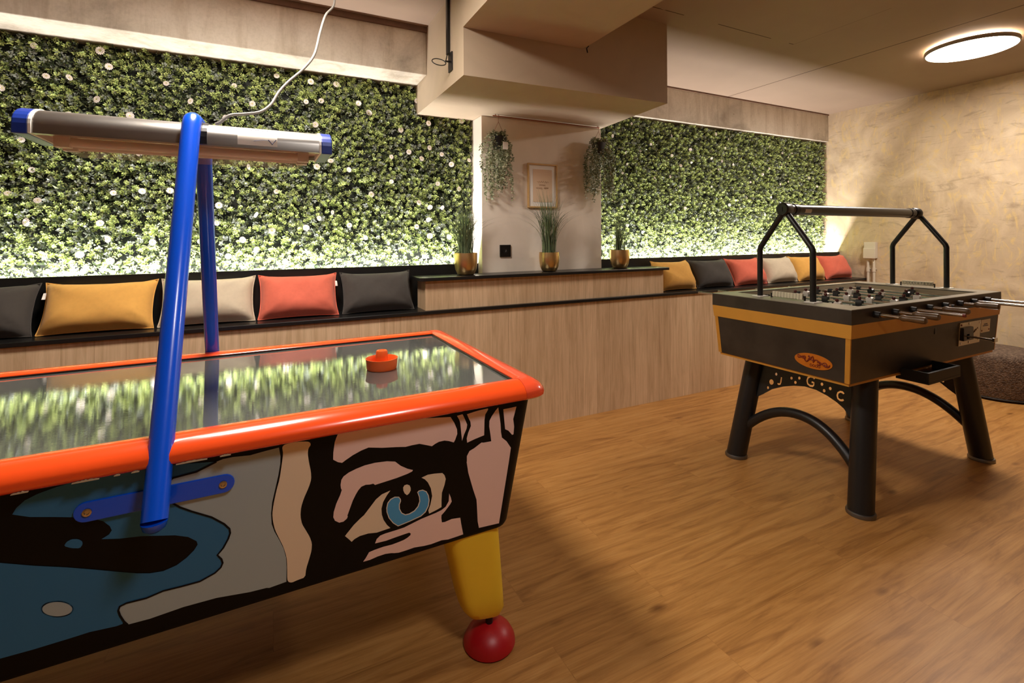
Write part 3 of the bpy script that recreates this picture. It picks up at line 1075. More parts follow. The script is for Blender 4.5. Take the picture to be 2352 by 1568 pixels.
# painted side
def art_pt(u, v, off=0.0006):
    n = Vector((0, -(TOPZ - BOTZ), 0.04 * -1)).normalized()     # outward normal of the near side, table frame
    n = Vector((0, -1, -0.04 / (TOPZ - BOTZ))).normalized()
    nw = AM.to_3x3() @ n
    p0 = AM @ Vector((0, -0.450, BOTZ + 0.006))
    p = AI @ on_plane(u, v, p0, nw)
    return (p.x, p.z)


def art_put(layer):
    n = Vector((0, -1, -0.04 / (TOPZ - BOTZ))).normalized()
    def put(a, z):
        y = -0.450 - 0.04 * (z - (BOTZ + 0.006)) / (TOPZ - BOTZ - 0.006)
        q = Vector((a, y, z)) + n * (0.0005 + 0.00035 * layer)
        return tuple(q)
    return put


def zm(pts, x0, y0, s):
    return [(x0 + x / s, y0 + y / s) for x, y in pts]


A_ = lambda p: zm(p, 560, 900, 3.409)
B_ = lambda p: zm(p, 740, 1060, 5.113)
C_ = lambda p: zm(p, 740, 900, 4.704)
D_ = lambda p: zm(p, 0, 968, 2.613)


def chaikin(p, n=1):
    for _ in range(n):
        q = []
        for i in range(len(p)):
            a, c = p[i], p[(i + 1) % len(p)]
            q += [(a[0] * .8 + c[0] * .2, a[1] * .8 + c[1] * .2), (a[0] * .2 + c[0] * .8, a[1] * .2 + c[1] * .8)]
        p = q
    return p


def ell(cx, cy, rx, ry, n=24, rot=0):
    return [(cx + rx * math.cos(2 * PI * k / n) * math.cos(rot) - ry * math.sin(2 * PI * k / n) * math.sin(rot),
             cy + rx * math.cos(2 * PI * k / n) * math.sin(rot) + ry * math.sin(2 * PI * k / n) * math.cos(rot)) for k in range(n)]


def inset(p, d):
    ar = sum(p[i][0] * p[(i + 1) % len(p)][1] - p[(i + 1) % len(p)][0] * p[i][1] for i in range(len(p)))
    sg = 1 if ar > 0 else -1
    out = []
    for i in range(len(p)):
        a, b_, c = Vector(p[i - 1]), Vector(p[i]), Vector(p[(i + 1) % len(p)])
        t = ((b_ - a).normalized() + (c - b_).normalized())
        t = t.normalized() if t.length > 1e-6 else (b_ - a).normalized()
        out.append((b_.x - sg * t.y * d, b_.y + sg * t.x * d))
    return out


LEFT_GREY_EDGE = [(1300, 238), (1180, 298), (1040, 335), (1008, 365), (1000, 400), (1012, 450), (1035, 485), (1080, 510), (1150, 535), (1270, 570), (1345, 610), (1378, 640), (1382, 665),
                  (1370, 700), (1340, 755), (1305, 797), (1330, 822), (1337, 845), (1325, 872), (1290, 905), (1200, 955), (1090, 985), (980, 1012), (880, 1055), (760, 1085), (720, 1105), (711, 1130), (722, 1160), (745, 1195), (768, 1215)]
GREY = D_(LEFT_GREY_EDGE) + D_([(900, 1180), (1100, 1110), (1300, 1055), (1500, 1020), (1600, 995)]) + A_([(200, 1530), (333, 1482), (335, 1370), (330, 1290), (310, 1220), (280, 1160), (240, 1090), (218, 1030), (213, 950), (222, 860), (245, 760), (270, 650), (285, 560), (287, 500), (275, 432)]) + D_([(1590, 175), (1500, 200), (1400, 210), (1340, 222)])
BLUE = D_([(-700, 815), (0, 845), (200, 862), (400, 872), (560, 885), (700, 898), (820, 908), (900, 908), (980, 895), (1060, 860), (1120, 815), (1165, 770), (1187, 735), (1180, 715), (1130, 690), (1050, 680), (850, 685), (720, 700), (610, 703),
           (655, 675), (672, 650), (660, 625), (620, 595), (560, 580), (470, 572), (330, 570), (180, 570), (75, 555), (100, 515), (150, 470), (230, 430), (340, 390), (500, 345), (650, 310), (840, 275), (1040, 258), (1270, 240)]) + D_(LEFT_GREY_EDGE[:-1]) + D_([(735, 1212), (700, 1225), (540, 1260), (430, 1295), (200, 1365), (0, 1420), (-700, 1600)])
art = [
    (1, 0, BLUE), (1, 0, chaikin(D_([(385, 745), (400, 720), (430, 703), (470, 702), (495, 715), (497, 735), (480, 758), (430, 757)]))),
    (2, 1, GREY), (1, 2, D_(ell(345, 1122, 99, 50))), (2, 1, D_(ell(345, 1122, 90, 43))),
    (1, 3, chaikin(A_([(300, 430), (315, 412), (350, 400), (420, 388), (500, 385), (520, 395), (524, 412), (505, 440), (500, 480), (510, 550), (525, 620), (528, 680), (510, 740), (470, 830), (448, 900), (443, 970), (455, 1030), (485, 1080), (515, 1130), (533, 1180), (530, 1240), (510, 1310), (488, 1380), (480, 1448), (420, 1470), (375, 1490), (350, 1485), (340, 1465), (340, 1370), (335, 1290), (310, 1210), (280, 1150), (245, 1080), (228, 1010), (223, 950), (232, 880), (255, 770), (280, 680), (298, 560), (308, 480)]))),
    (1, 4, C_([(178, 432), (560, 366), (830, 318), (1100, 283), (1240, 275), (1385, 268), (1425, 330), (1455, 400), (1458, 450), (1435, 515), (1420, 542), (1370, 528), (1320, 522), (1260, 535), (1215, 560), (1185, 583), (1130, 572), (1050, 557), (970, 572), (900, 590), (800, 592), (650, 600), (500, 597), (420, 630), (330, 680), (250, 735), (215, 762), (170, 755), (118, 728), (120, 650), (135, 540), (150, 495)])),
    (1, 4, C_([(1455, 255), (1515, 238), (1540, 290), (1565, 350), (1558, 395), (1530, 460), (1510, 525), (1500, 430), (1490, 330), (1478, 295)])),
    (1, 4, C_([(1562, 238), (1640, 212), (1700, 195), (1790, 175), (1790, 190), (1760, 240), (1752, 300), (1748, 465), (1650, 505), (1565, 545), (1560, 500), (1575, 440), (1605, 365), (1600, 320), (1580, 280)])),
    (1, 4, C_([(1900, 165), (1912, 240), (1925, 340), (1930, 430), (1940, 490), (1990, 530), (2037, 600)]) + B_([(2190, 0), (2150, 250), (2075, 720), (1840, 775), (1825, 700), (1815, 500), (1810, 440), (1770, 320), (1715, 130), (1695, 0)]) + C_([(1562, 750), (1562, 690), (1590, 635), (1640, 605), (1720, 543), (1740, 545), (1825, 530), (1818, 470), (1803, 370), (1805, 310), (1830, 260), (1870, 200)])),
    (1, 4, C_([(1955, 185), (2030, 170), (2097, 155), (2085, 200), (2062, 290), (2072, 370), (2065, 455), (2050, 460), (2010, 415), (1975, 400), (1968, 330)])),
    (1, 4, B_([(215, 270), (225, 210), (250, 170), (310, 125), (400, 80), (500, 40), (620, 10), (760, -8), (855, -4), (920, 45), (1000, 80), (1065, 95), (1055, 112), (1000, 140), (870, 190), (620, 270), (600, 255), (560, 265), (510, 268), (460, 290), (425, 330), (395, 380), (360, 450), (320, 560), (295, 630), (300, 640), (290, 665), (250, 700), (200, 713), (150, 690), (130, 650), (135, 590), (165, 490), (210, 390), (230, 330), (220, 310)])),
    (1, 3, B_([(800, 335), (760, 390), (715, 470), (695, 550), (700, 620), (720, 680), (760, 740), (800, 775), (640, 830), (540, 840), (440, 870), (380, 905), (345, 937), (310, 905), (268, 870), (290, 840), (370, 740), (450, 660), (490, 625), (570, 520), (630, 440), (700, 380)])),
    (1, 3, B_([(1165, 185), (1240, 150), (1320, 137), (1410, 130), (1435, 155), (1450, 200), (1435, 270), (1405, 360), (1400, 450), (1400, 530), (1340, 565), (1255, 607), (1245, 570), (1270, 500), (1290, 400), (1275, 310), (1240, 240), (1205, 205)])),
    (1, 3, B_([(995, 264), (1025, 275), (1038, 305), (1038, 335), (1020, 370), (995, 390), (968, 370), (952, 335), (950, 300), (965, 274)])),
    (1, 4, B_([(620, 957), (640, 905), (680, 865), (740, 840), (870, 800), (960, 770), (1160, 670), (1330, 600), (1400, 565), (1450, 525), (1485, 460), (1490, 370), (1510, 420), (1520, 465), (1500, 500), (1440, 580), (1400, 625), (1398, 660), (1405, 710), (1440, 705), (1520, 670), (1620, 655), (1630, 720), (1655, 850), (1600, 870), (1480, 910), (1400, 920), (1280, 965), (1200, 985), (1080, 1005), (980, 1040), (900, 1065), (850, 1070), (810, 1070), (740, 1080), (650, 1110), (560, 1150), (480, 1172), (510, 1130), (550, 1060), (620, 1030), (720, 995), (820, 970), (900, 940), (960, 915), (1000, 890), (1035, 860), (1040, 840), (1020, 830), (960, 850), (860, 885), (750, 925)])),
]
IRIS = [(1115, 355), (1135, 335), (1180, 325), (1225, 345), (1250, 390), (1260, 450), (1250, 520), (1215, 590), (1160, 640), (1030, 700), (890, 757), (830, 720), (780, 660), (755, 590), (752, 540), (765, 480), (800, 435), (850, 408), (900, 408), (922, 435), (925, 460), (910, 500), (912, 550), (935, 595), (975, 615), (1020, 605), (1080, 570), (1120, 520), (1140, 460), (1135, 410)]
art += [(1, 6, B_(IRIS)), (2, 5, B_(inset(IRIS, 11)))]
ART_M = [M['art_blue'], M['art_grey'], M['cabinet'], M['art_cream'], M['art_pink'], M['art_iris'], M['art_white']]
b = MB()
for layer, mi, px in art:
    b.flat([[art_pt(u, v) for u, v in px]], art_put(layer), mi)


def ribbon(px, w, layer, mi):
    P = [Vector(art_pt(u, v)) for u, v in px]
    vs, fs = [], []
    put = art_put(layer)
    for i, p in enumerate(P):
        t = (P[min(i + 1, len(P) - 1)] - P[max(i - 1, 0)]).normalized()
        n = Vector((-t.y, t.x)) * w / 2
        vs += [put(*(p + n)), put(*(p - n))]
    for i in range(len(P) - 1):
        fs.append((2 * i, 2 * i + 1, 2 * i + 3, 2 * i + 2))
    b.add(vs, fs, mi)


ribbon(D_(LEFT_GREY_EDGE), 0.0042, 4, 2)
b.build('side_artwork', ART_M, air, fix=False)
# chipped paint along the lower edge of the near rail
rg_ = np.random.default_rng(5)
for (ua, ub) in ((26, 66), (165, 228), (262, 276), (302, 320), (404, 476), (505, 530)):
    xa = (AI @ on_plane(ua, 1075, AM @ Vector((0, -HY - 0.088, 0.806)), Vector((0, -1, 0)))).x
    xb = (AI @ on_plane(ub, 1075, AM @ Vector((0, -HY - 0.088, 0.806)), Vector((0, -1, 0)))).x
    n = 14
    top = [(xa + (xb - xa) * k / n, 0.8045 + rg_.uniform(0.0008, 0.0042) * math.sin(PI * min(1, max(0, k / n)))) for k in range(n + 1)]
    poly = [(x, 0.8035) for x, z in (top[0], top[-1])][::-1] + top
    MB().prism(poly, 'y', -HY - 0.0896, -HY - 0.084).build('paint_chip', M['chip'], air)
# legs
for sx in (-1, 1):
    for sy in (-1, 1):
        def sec(cx, cy, hx, hy, z, tl=0.0, n=28):
            out = []
            for k in range(n):
                a = 2 * PI * k / n
                c, s = math.cos(a), math.sin(a)
                e = 0.55
                px = cx + hx * abs(c) ** e * (1 if c > 0 else -1)
                py = cy - hy * abs(s) ** e * (1 if s > 0 else -1)
                out.append((sx * px, -sy * py, z - tl * (px - cx)))
            return out
        lg = MB().loft([sec(0.793, -0.372, 0.093, 0.070, 0.40), sec(0.826, -0.385, 0.075, 0.058, 0.16, 0.05), sec(0.833, -0.387, 0.071, 0.054, 0.115, 0.16), sec(0.837, -0.388, 0.055, 0.042, 0.090, 0.20), sec(0.838, -0.388, 0.02, 0.015, 0.083, 0.1)]).build('leg', M['yellow'], air)
        ft = MB().lathe([(0.080, 0.0), (0.0845, 0.005), (0.083, 0.016), (0.072, 0.036), (0.052, 0.053), (0.026, 0.063), (0.0, 0.065)], seg=40).build('foot', M['red'], lg)
        ft.location = (sx * 0.852, -sy * -0.428, 0.0) if False else (sx * 0.852, sy * 0.424, 0.0)
        MB().cyl((0, 0, 0.06), (0, 0, 0.11), 0.012, 16).build('stem', M['satin'], ft)
        ft.location = (sx * 0.850, sy * 0.415, 0.0)
# overhead frame
fp = [AI @ Vector(p) for p in ((-0.231, 1.296, 0.705), (-0.216, 1.742, 1.640), (-0.215, 1.762, 1.672), (-0.2145, 1.790, 1.686), (-0.213, 1.90, 1.688), (-0.212, 1.965, 1.686), (-0.212, 1.995, 1.672), (-0.212, 2.012, 1.640), (-0.222, 2.414, 0.705))]
path = [fp[0], fp[0].lerp(fp[1], 0.5)] + smooth_path(fp[1:8], 5) + [fp[7].lerp(fp[8], 0.5), fp[8]]
lf = MB().tube(path, 0.0255, 24).build('lamp_frame', M['blue'], air)
for q in (fp[0], fp[8]):
    o = MB().lathe([(0.0255, 0.0), (0.022, -0.014), (0.012, -0.022), (0, -0.0245)], c=q, seg=24).build('end_ball', M['blue'], lf)
for s, q in ((-1, fp[0]), (1, fp[8])):
    yb_ = s * 0.4815
    L_ = 0.152
    cx = q.x - 0.003
    zc = 0.724
    poly = [(cx + L_ - 0.022 + 0.022 * math.cos(a), zc + 0.022 * math.sin(a)) for a in [-PI / 2 + PI * k / 10 for k in range(11)]] + \
           [(cx - L_ + 0.022 + 0.022 * math.cos(a), zc + 0.022 * math.sin(a)) for a in [PI / 2 + PI * k / 10 for k in range(11)]]
    br = MB().prism(poly, 'y', yb_ - 0.001 * s, yb_ + 0.008 * s).build('bracket', M['blue'], air, bevel=0.0015)
    MB().cyl((q.x, yb_, 0.724), (q.x, q.y, 0.724), 0.014, 16).build('stub', M['blue'], br)
    for dx in (-0.128, 0.128):
        bo = MB().lathe([(0.0085, 0), (0.0085, 0.003), (0.005, 0.0035), (0.004, 0.0015), (0, 0.0015)], seg=16).build('bolt', M['steel'], br)
        bo.location = (cx + dx, yb_ + 0.008 * s, zc)
        bo.rotation_euler = (PI / 2 if s < 0 else -PI / 2, 0, 0)
# lamp on the frame
LX, LZ = 0.405, 1.612


def lamp_prof(k=1.0, dz=0.0, n=14):
    pts = [(-0.103 * k, LZ - dz), (-0.103 * k, LZ + 0.022)]
    pts += [(0.103 * k * math.cos(a), LZ + 0.022 + 0.056 * k * math.sin(a)) for a in [PI - PI * i / n for i in range(1, n)]]
    pts += [(0.103 * k, LZ + 0.022), (0.103 * k, LZ - dz)]
    return pts


hs = MB()
po, pi_ = lamp_prof(), lamp_prof(0.97)
pi_ = [(y, z + (0 if i not in (0, len(pi_) - 1) else 0)) for i, (y, z) in enumerate(pi_)]
hs.prism(po + pi_[::-1], 'x', -LX + 0.03, LX - 0.03, smooth=True)
hs.box(-LX + 0.03, LX - 0.03, -0.103, -0.078, LZ - 0.003, LZ + 0.001).box(-LX + 0.03, LX - 0.03, 0.078, 0.103, LZ - 0.003, LZ + 0.001)
lamp = hs.build('lamp_housing', M['alu'], air)
lamp.location = (0.008, 0.008, 0)
for s in (-1, 1):
    MB().prism(lamp_prof(1.03, 0.006), 'x', s * (LX - 0.034), s * LX).build('end_cap', M['blue_cap'], lamp, bevel=0.003)
    MB().prism(lamp_prof(1.045, 0.004), 'x', s * (LX - 0.040), s * (LX - 0.034)).build('gasket', M['white'], lamp)
MB().box(-LX + 0.035, LX - 0.035, -0.096, 0.096, LZ + 0.012, LZ + 0.016).build('reflector', M['reflector'], lamp)
for yy in (-0.035, 0.035):
    MB().cyl((-0.30, yy, LZ - 0.012), (0.30, yy, LZ - 0.012), 0.013, 16).build('lamp_tube', M['tube'], lamp)
    for xx in (-0.335, 0.30):
        MB().box(xx, xx + 0.035, yy - 0.015, yy + 0.015, LZ - 0.028, LZ + 0.012).build('lamp_holder', M['white'], lamp)
LENS = mat_clear('clear_lens', srgb(236, 200, 160), 0.12, 0.22)
tp = [(-0.365, -0.085, LZ), (0.365, -0.085, LZ), (0.365, 0.085, LZ), (-0.365, 0.085, LZ)]
bt = [(-0.30, -0.062, LZ - 0.042), (0.30, -0.062, LZ - 0.042), (0.30, 0.062, LZ - 0.042), (-0.30, 0.062, LZ - 0.042)]
MB().add(bt + tp, [(3, 2, 1, 0), (0, 1, 5, 4), (1, 2, 6, 5), (2, 3, 7, 6), (3, 0, 4, 7)]).build('lens', LENS, lamp)
MB().prism([(y * 1.05, z + (0.004 if z > LZ + 0.03 else 0)) for y, z in lamp_prof(1.0)] + [(y, z) for y, z in lamp_prof(1.0)][::-1], 'x', -0.022, 0.040).build('clamp', M['satin'], lamp)
# sticker
sp = lamp_prof(1.009)[1:8]
stk = MB()
xs0, xs1 = 0.122, 0.236
sel = [(-0.1036, LZ + 0.006), (-0.1038, LZ + 0.022)] + [(0.1039 * math.cos(a), LZ + 0.022 + 0.0565 * math.sin(a)) for a in [PI - 0.95 * i / 6 for i in range(1, 7)]]
stk.add([(x, y - 0.0004, z) for y, z in sel for x in (xs0, xs1)], [(2 * i, 2 * i + 1, 2 * i + 3, 2 * i + 2) for i in range(len(sel) - 1)], 0, True)
stk.build('sticker', M['sticker'], lamp)
def on_stk(t, x):
    i = min(len(sel) - 2, int(t * (len(sel) - 1)))
    f = t * (len(sel) - 1) - i
    return (x, sel[i][0] + (sel[i + 1][0] - sel[i][0]) * f - 0.0012, sel[i][1] + (sel[i + 1][1] - sel[i][1]) * f + 0.0003)
for k in range(9):
    ik = MB()
    x = xs0 + 0.030 + k * 0.0066
    pts = [on_stk(0.80 + 0.035 * (j % 2), x + 0.0011 * j) for j in range(5)]
    ik.tube(pts, 0.0007, 5)
    ik.build('letter', M['ink_blue'], lamp)
MB().tube([on_stk(0.22, xs0 + 0.088), on_stk(0.06, xs0 + 0.099), on_stk(0.25, xs0 + 0.110)], 0.0012, 6).build('check_mark', M['ink_blue'], lamp)
MB().tube([on_stk(0.12, xs0 + 0.045), on_stk(0.2, xs0 + 0.07), on_stk(0.18, xs0 + 0.088)], 0.0006, 5).build('signature_line', M['ink_blue'], lamp)

# cable
cb = [(-0.163, 1.875, 1.6985), (-0.150, 1.873, 1.705)]
for (u, v, y) in ((528, 265, 1.88), (560, 262, 1.90), (597, 257, 1.94), (622, 240, 1.98), (640, 212, 2.02), (662, 188, 2.06), (697, 158, 2.12), (722, 125, 2.18), (735, 75, 2.26), (748, 35, 2.36), (768, 5, 2.5)):
    cb.append(tuple(on_plane(u, v, (0, y, 0), Vector((0, 1, 0)))))
cb.append((0.28, 2.62, ZC - 0.004))
tag(MB().tube(smooth_path(cb, 8), 0.0052, 10).build('cable', M['cable']), 'grey power cable curving from the table lamp up to the ceiling', 'cable')

# mallet
mp_ = on_plane(877, 846, (0, 0, 0.841), Vector((0, 0, 1)))
ml = thing('air_hockey_mallet', 'orange round air hockey mallet on the mirrored table top', 'mallet', (mp_.x, mp_.y, 0.8413))
ml.scale = (1.1, 1.1, 1.15)
MB().lathe([(0.0, 0.0), (0.046, 0.0), (0.0485, 0.003), (0.051, 0.028), (0.0525, 0.034), (0.0495, 0.034), (0.047, 0.028), (0.044, 0.010), (0.0, 0.009)], seg=48).build('base', M['mallet'], ml)
MB().lathe([(0.021, 0.008), (0.0195, 0.04), (0.0185, 0.054), (0.0165, 0.058), (0.010, 0.059), (0.009, 0.057), (0.0, 0.057)], seg=32).build('knob', M['mallet'], ml)

# ------------------------------------------------------------------ football table
FC = Vector((3.1065, 1.6645, 0))
foos = thing('football_table', 'dark slate football table with ochre bands, black tubular legs and overhead lamp bar', 'football table', FC)
FX, FY = 0.7585, 0.3855
RT = 0.98
EW, SW = 0.15, 0.052


def ring(hx0, hy0, hx1, hy1, z0, z1, ix, iy):
    b = MB()
    o0 = [(-hx0, -hy0, z0), (hx0, -hy0, z0), (hx0, hy0, z0), (-hx0, hy0, z0)]
    o1 = [(-hx1, -hy1, z1), (hx1, -hy1, z1), (hx1, hy1, z1), (-hx1, hy1, z1)]
    i0 = [(-ix, -iy, z0), (ix, -iy, z0), (ix, iy, z0), (-ix, iy, z0)]
    i1 = [(-ix, -iy, z1), (ix, -iy, z1), (ix, iy, z1), (-ix, iy, z1)]
    vs = o0 + o1 + i0 + i1
    fs = []
    for k in range(4):
        n = (k + 1) % 4
        fs += [(k, n, n + 4, k + 4), (4 + k, 4 + n, 12 + n, 12 + k), (k + 8, k + 12, n + 12, n + 8), (k, k + 8, n + 8, n)]
    return b.add(vs, fs)


IX, IY = FX - EW, FY - SW
ring(FX, FY, FX, FY, 0.910, RT - 0.003, IX + 0.004, IY + 0.004).build('rim_band', M['slate'], foos)
ring(FX, FY, FX - 0.001, FY - 0.001, RT - 0.003, RT, IX, IY).build('top_rim', M['rim'], foos)
ring(FX - 0.006, FY - 0.006, FX, FY, 0.845, 0.910, IX + 0.004, IY + 0.004).build('ochre_band', M['ochre'], foos)
ring(FX - 0.024, FY - 0.024, FX - 0.010, FY - 0.010, 0.634, 0.845, 0.3, 0.2).build('body', M['slate'], foos)
MB().box(-FX + 0.030, FX - 0.030, -FY + 0.030, FY - 0.030, 0.620, 0.634).build('bottom_board', M['ochre_edge'], foos)
for sx in (-1, 1):
    for sy in (-1, 1):
        lo = [(sx * (FX - 0.0225), sy * (FY - 0.045), 0.634), (sx * (FX - 0.0225), sy * (FY - 0.0235), 0.634), (sx * (FX - 0.030), sy * (FY - 0.0235), 0.634), (sx * (FX - 0.030), sy * (FY - 0.045), 0.634)]
        hi = [(sx * (FX - 0.0085), sy * (FY - 0.031), 0.845), (sx * (FX - 0.0085), sy * (FY - 0.0095), 0.845), (sx * (FX - 0.016), sy * (FY - 0.0095), 0.845), (sx * (FX - 0.016), sy * (FY - 0.031), 0.845)]
        MB().hexa(lo, hi).build('corner_trim', M['ochre_edge'], foos)
iw = MB()
for s in (-1, 1):
    iw.box(-IX, IX, s * IY - 0.004, s * IY + 0.004, 0.862, RT - 0.0065)
    iw.box(s * IX - 0.004, s * IX + 0.004, -IY, IY, 0.862, RT - 0.0065)
iw.build('inner_wall', M['inner'], foos)
MB().box(-IX, IX, -IY, IY, 0.852, 0.862).build('pitch', M['field'], foos)
for q in ((-0.002, 0.002, -IY + 0.01, IY - 0.01), (-0.462, -0.458, -0.12, 0.12), (0.458, 0.462, -0.12, 0.12)):
    MB().box(*q, 0.862, 0.8622).build('pitch_line', M['white'], foos)
# legs, foot rings
SL = 0.217


def leg_pt(sx, sy, z):
    return Vector((sx * (0.6165 - SL * z), sy * (0.343 - 0.075 * z), z))


for sx in (-1, 1):
    for sy in (-1, 1):
        a, c = leg_pt(sx, sy, 0.008), leg_pt(sx, sy, 0.63)
        lg = MB().tube([a, c], 0.054, 32).build('leg', M['black_metal'], foos)
        MB().lathe([(0.055, 0.0), (0.0605, 0.001), (0.0615, 0.012), (0.058, 0.020), (0.03, 0.021)], c=(a.x, a.y, 0.0), seg=36).build('foot_ring', M['chrome'] if False else plain('dull_steel', srgb(120, 118, 114), 0.4, 0.9), lg)
# lower arches between the legs of each end
for sx in (-1, 1):
    pts = []
    for k in range(25):
        t = -1 + 2 * k / 24
        z = 0.345 - 0.175 * abs(t) ** 2.1
        y = 0.318 * t
        pts.append((sx * (0.6165 - SL * z), y, z))
    MB().tube(pts, 0.026, 18).build('arch', M['black_metal'], foos)
# plates with the cut-out letters
NPL = Vector((1, 0, -SL)).normalized()
P0 = Vector((FC.x - 0.6165, 0, 0))


def plate_pt(u, v):
    p = on_plane(u, v, P0, NPL) - FC
    return (p.y, p.z / math.cos(math.atan(SL)))


def R8(p):
    return [(1600 + x / 3.128, 780 + y / 3.128) for x, y in p]


arcpx = R8([(480, 388), (540, 355), (620, 336), (700, 330), (780, 336), (860, 360), (940, 402), (1010, 450), (1060, 495), (1090, 540)])
arcp = [plate_pt(*p) for p in arcpx]
TOP_S = 0.62 / math.cos(math.atan(SL))
out = [(0.30, TOP_S), (0.30, arcp[0][1] - 0.07), (0.262, arcp[0][1] - 0.03)] + arcp + [(-0.275, arcp[-1][1] - 0.03), (-0.30, arcp[-1][1] - 0.10), (-0.30, TOP_S)]


def strokeletter(pts, w):
    """closed outline of a thick open stroke"""
    L, R = [], []
    for i, p in enumerate(pts):
        t = (Vector(pts[min(i + 1, len(pts) - 1)]) - Vector(pts[max(i - 1, 0)])).normalized()
        n = Vector((-t.y, t.x)) * w / 2
        L.append((p[0] + n.x, p[1] + n.y))
        R.append((p[0] - n.x, p[1] - n.y))
    return L + R[::-1]


holes = []
for (u, v, r) in ((1772, 877, 0.0155), (1783, 859, 0.0085), (1764, 890, 0.0085), (1818, 868, 0.0085), (1836, 868, 0.0085), (1827, 878, 0.0085), (1888, 882, 0.0085), (1907, 892, 0.0085), (1893, 897, 0.0085)):
    cy, cz = plate_pt(u, v)
    holes.append([(cy + r * math.cos(-2 * PI * k / 14), cz + r * math.sin(-2 * PI * k / 14)) for k in range(14)])
H = 0.046
for ch, (u, v) in (('J', (1793, 874)), ('G', (1862, 875)), ('C', (1931, 909))):
    cy, cz = plate_pt(u, v)
    if ch == 'J':
        st = [(0.45, 0.95), (0.45, 0.3), (0.40, 0.10), (0.22, 0.02), (0.02, 0.10)]
    elif ch == 'C':
        st = [(0.72, 0.80), (0.55, 0.94), (0.30, 0.94), (0.08, 0.74), (0.04, 0.45), (0.14, 0.16), (0.38, 0.03), (0.62, 0.08), (0.76, 0.20)]
    else:
        st = [(0.78, 0.80), (0.60, 0.95), (0.32, 0.95), (0.08, 0.74), (0.04, 0.45), (0.14, 0.16), (0.40, 0.03), (0.66, 0.07), (0.74, 0.18), (0.74, 0.42), (0.48, 0.44)]
    k = H * (1.15 if ch == 'G' else 1.0)
    sp_ = [(cy - (x - 0.4) * k, cz + (z - 0.5) * k) for x, z in st]
    holes.append(strokeletter(sp_, 0.0105))


def plate_mesh(name, parent):
    cu = bpy.data.curves.new(name, 'CURVE')
    cu.dimensions = '2D'
    cu.fill_mode = 'BOTH'
    cu.extrude = 0.003
    for lp in [out] + holes:
        s = cu.splines.new('POLY')
        s.points.add(len(lp) - 1)
        for q, (a, c) in zip(s.points, lp):
            q.co = (a, c, 0, 1)
        s.use_cyclic_u = True
    tmp = bpy.data.objects.new(name, cu)
    C.objects.link(tmp)
    me = bpy.data.meshes.new_from_object(tmp.evaluated_get(bpy.context.evaluated_depsgraph_get()))
    bpy.data.objects.remove(tmp)
    th = math.atan(SL)
    # plate coordinates (y, s, n) to table coordinates
    mt = Matrix(((0, math.sin(th), math.cos(th), -0.6165), (1, 0, 0, 0), (0, math.cos(th), -math.sin(th), 0), (0, 0, 0, 1)))
    me.transform(mt)
    me.materials.clear()
    me.materials.append(M['black_metal'])
    o = bpy.data.objects.new(name, me)
    C.objects.link(o)
    o.parent = parent
    return o


pl = plate_mesh('letter_plate', foos)
pl2 = pl.copy()
C.objects.link(pl2)
pl2.rotation_euler = (0, 0, PI)
# tray under the near side
tr = MB().box(-0.30, 0.015, -0.478, -0.34, 0.600, 0.612).box(-0.30, 0.015, -0.478, -0.466, 0.612, 0.656).box(-0.30, -0.288, -0.466, -0.362, 0.612, 0.656).box(0.003, 0.015, -0.466, -0.362, 0.612, 0.656)
tr.build('tray', M['bushing'], foos, bevel=0.002)


def side_y(z):
    return -FY + 0.024 - 0.014 * (z - 0.634) / 0.211


cp = MB().hexa([(0.270, side_y(0.704) - 0.006, 0.704), (0.515, side_y(0.704) - 0.006, 0.704), (0.515, side_y(0.704) + 0.002, 0.704), (0.270, side_y(0.704) + 0.002, 0.704)],
               [(0.270, side_y(0.832) - 0.006, 0.832), (0.515, side_y(0.832) - 0.006, 0.832), (0.515, side_y(0.832) + 0.002, 0.832), (0.270, side_y(0.832) + 0.002, 0.832)]).build('coin_plate', M['steel'], foos, bevel=0.001)
yp = side_y(0.77) - 0.0075
MB().box(0.285, 0.400, yp - 0.012, yp + 0.004, 0.733, 0.805).build('coin_slide', M['satin'], cp, bevel=0.003)
MB().hexa([(0.318, yp - 0.012, 0.742), (0.350, yp - 0.012, 0.742), (0.350, yp, 0.742), (0.318, yp, 0.742)], [(0.318, yp - 0.012, 0.770), (0.350, yp - 0.012, 0.770), (0.350, yp, 0.770), (0.318, yp, 0.770)]).box(0.322, 0.346, yp - 0.118, yp - 0.012, 0.752, 0.762).build('push_lever', M['chrome'], cp, bevel=0.001)
MB().box(0.316, 0.352, yp - 0.128, yp - 0.116, 0.746, 0.770).build('lever_grip', M['chrome'], cp, bevel=0.002)
for x, z in ((0.285, 0.820), (0.375, 0.822), (0.500, 0.818), (0.500, 0.722), (0.385, 0.716), (0.290, 0.716)):
    s_ = MB().lathe([(0.006, 0), (0.006, 0.002), (0, 0.003)], seg=12).build('screw', M['dark_red'] if x < 0.29 and z > 0.8 else M['chrome'], cp)
    s_.location = (x, side_y(z) - 0.006, z)
    s_.rotation_euler = (PI / 2, 0, 0)
ds = MB()
for k in range(4):
    ds.tube([(0.425 + 0.018 * k, side_y(0.775) - 0.0066, 0.760 + 0.008 * k), (0.440 + 0.012 * k, side_y(0.785) - 0.0068, 0.775 + 0.006 * k)], 0.0018, 6)
ds.build('engraving', M['handle'], cp)
lb = MB().hexa([(0.532, side_y(0.753) - 0.002, 0.753), (0.645, side_y(0.753) - 0.002, 0.753), (0.645, side_y(0.753) + 0.001, 0.753), (0.532, side_y(0.753) + 0.001, 0.753)],
               [(0.532, side_y(0.828) - 0.002, 0.828), (0.645, side_y(0.828) - 0.002, 0.828), (0.645, side_y(0.828) + 0.001, 0.828), (0.532, side_y(0.828) + 0.001, 0.828)]).build('label', M['sticker'], foos)
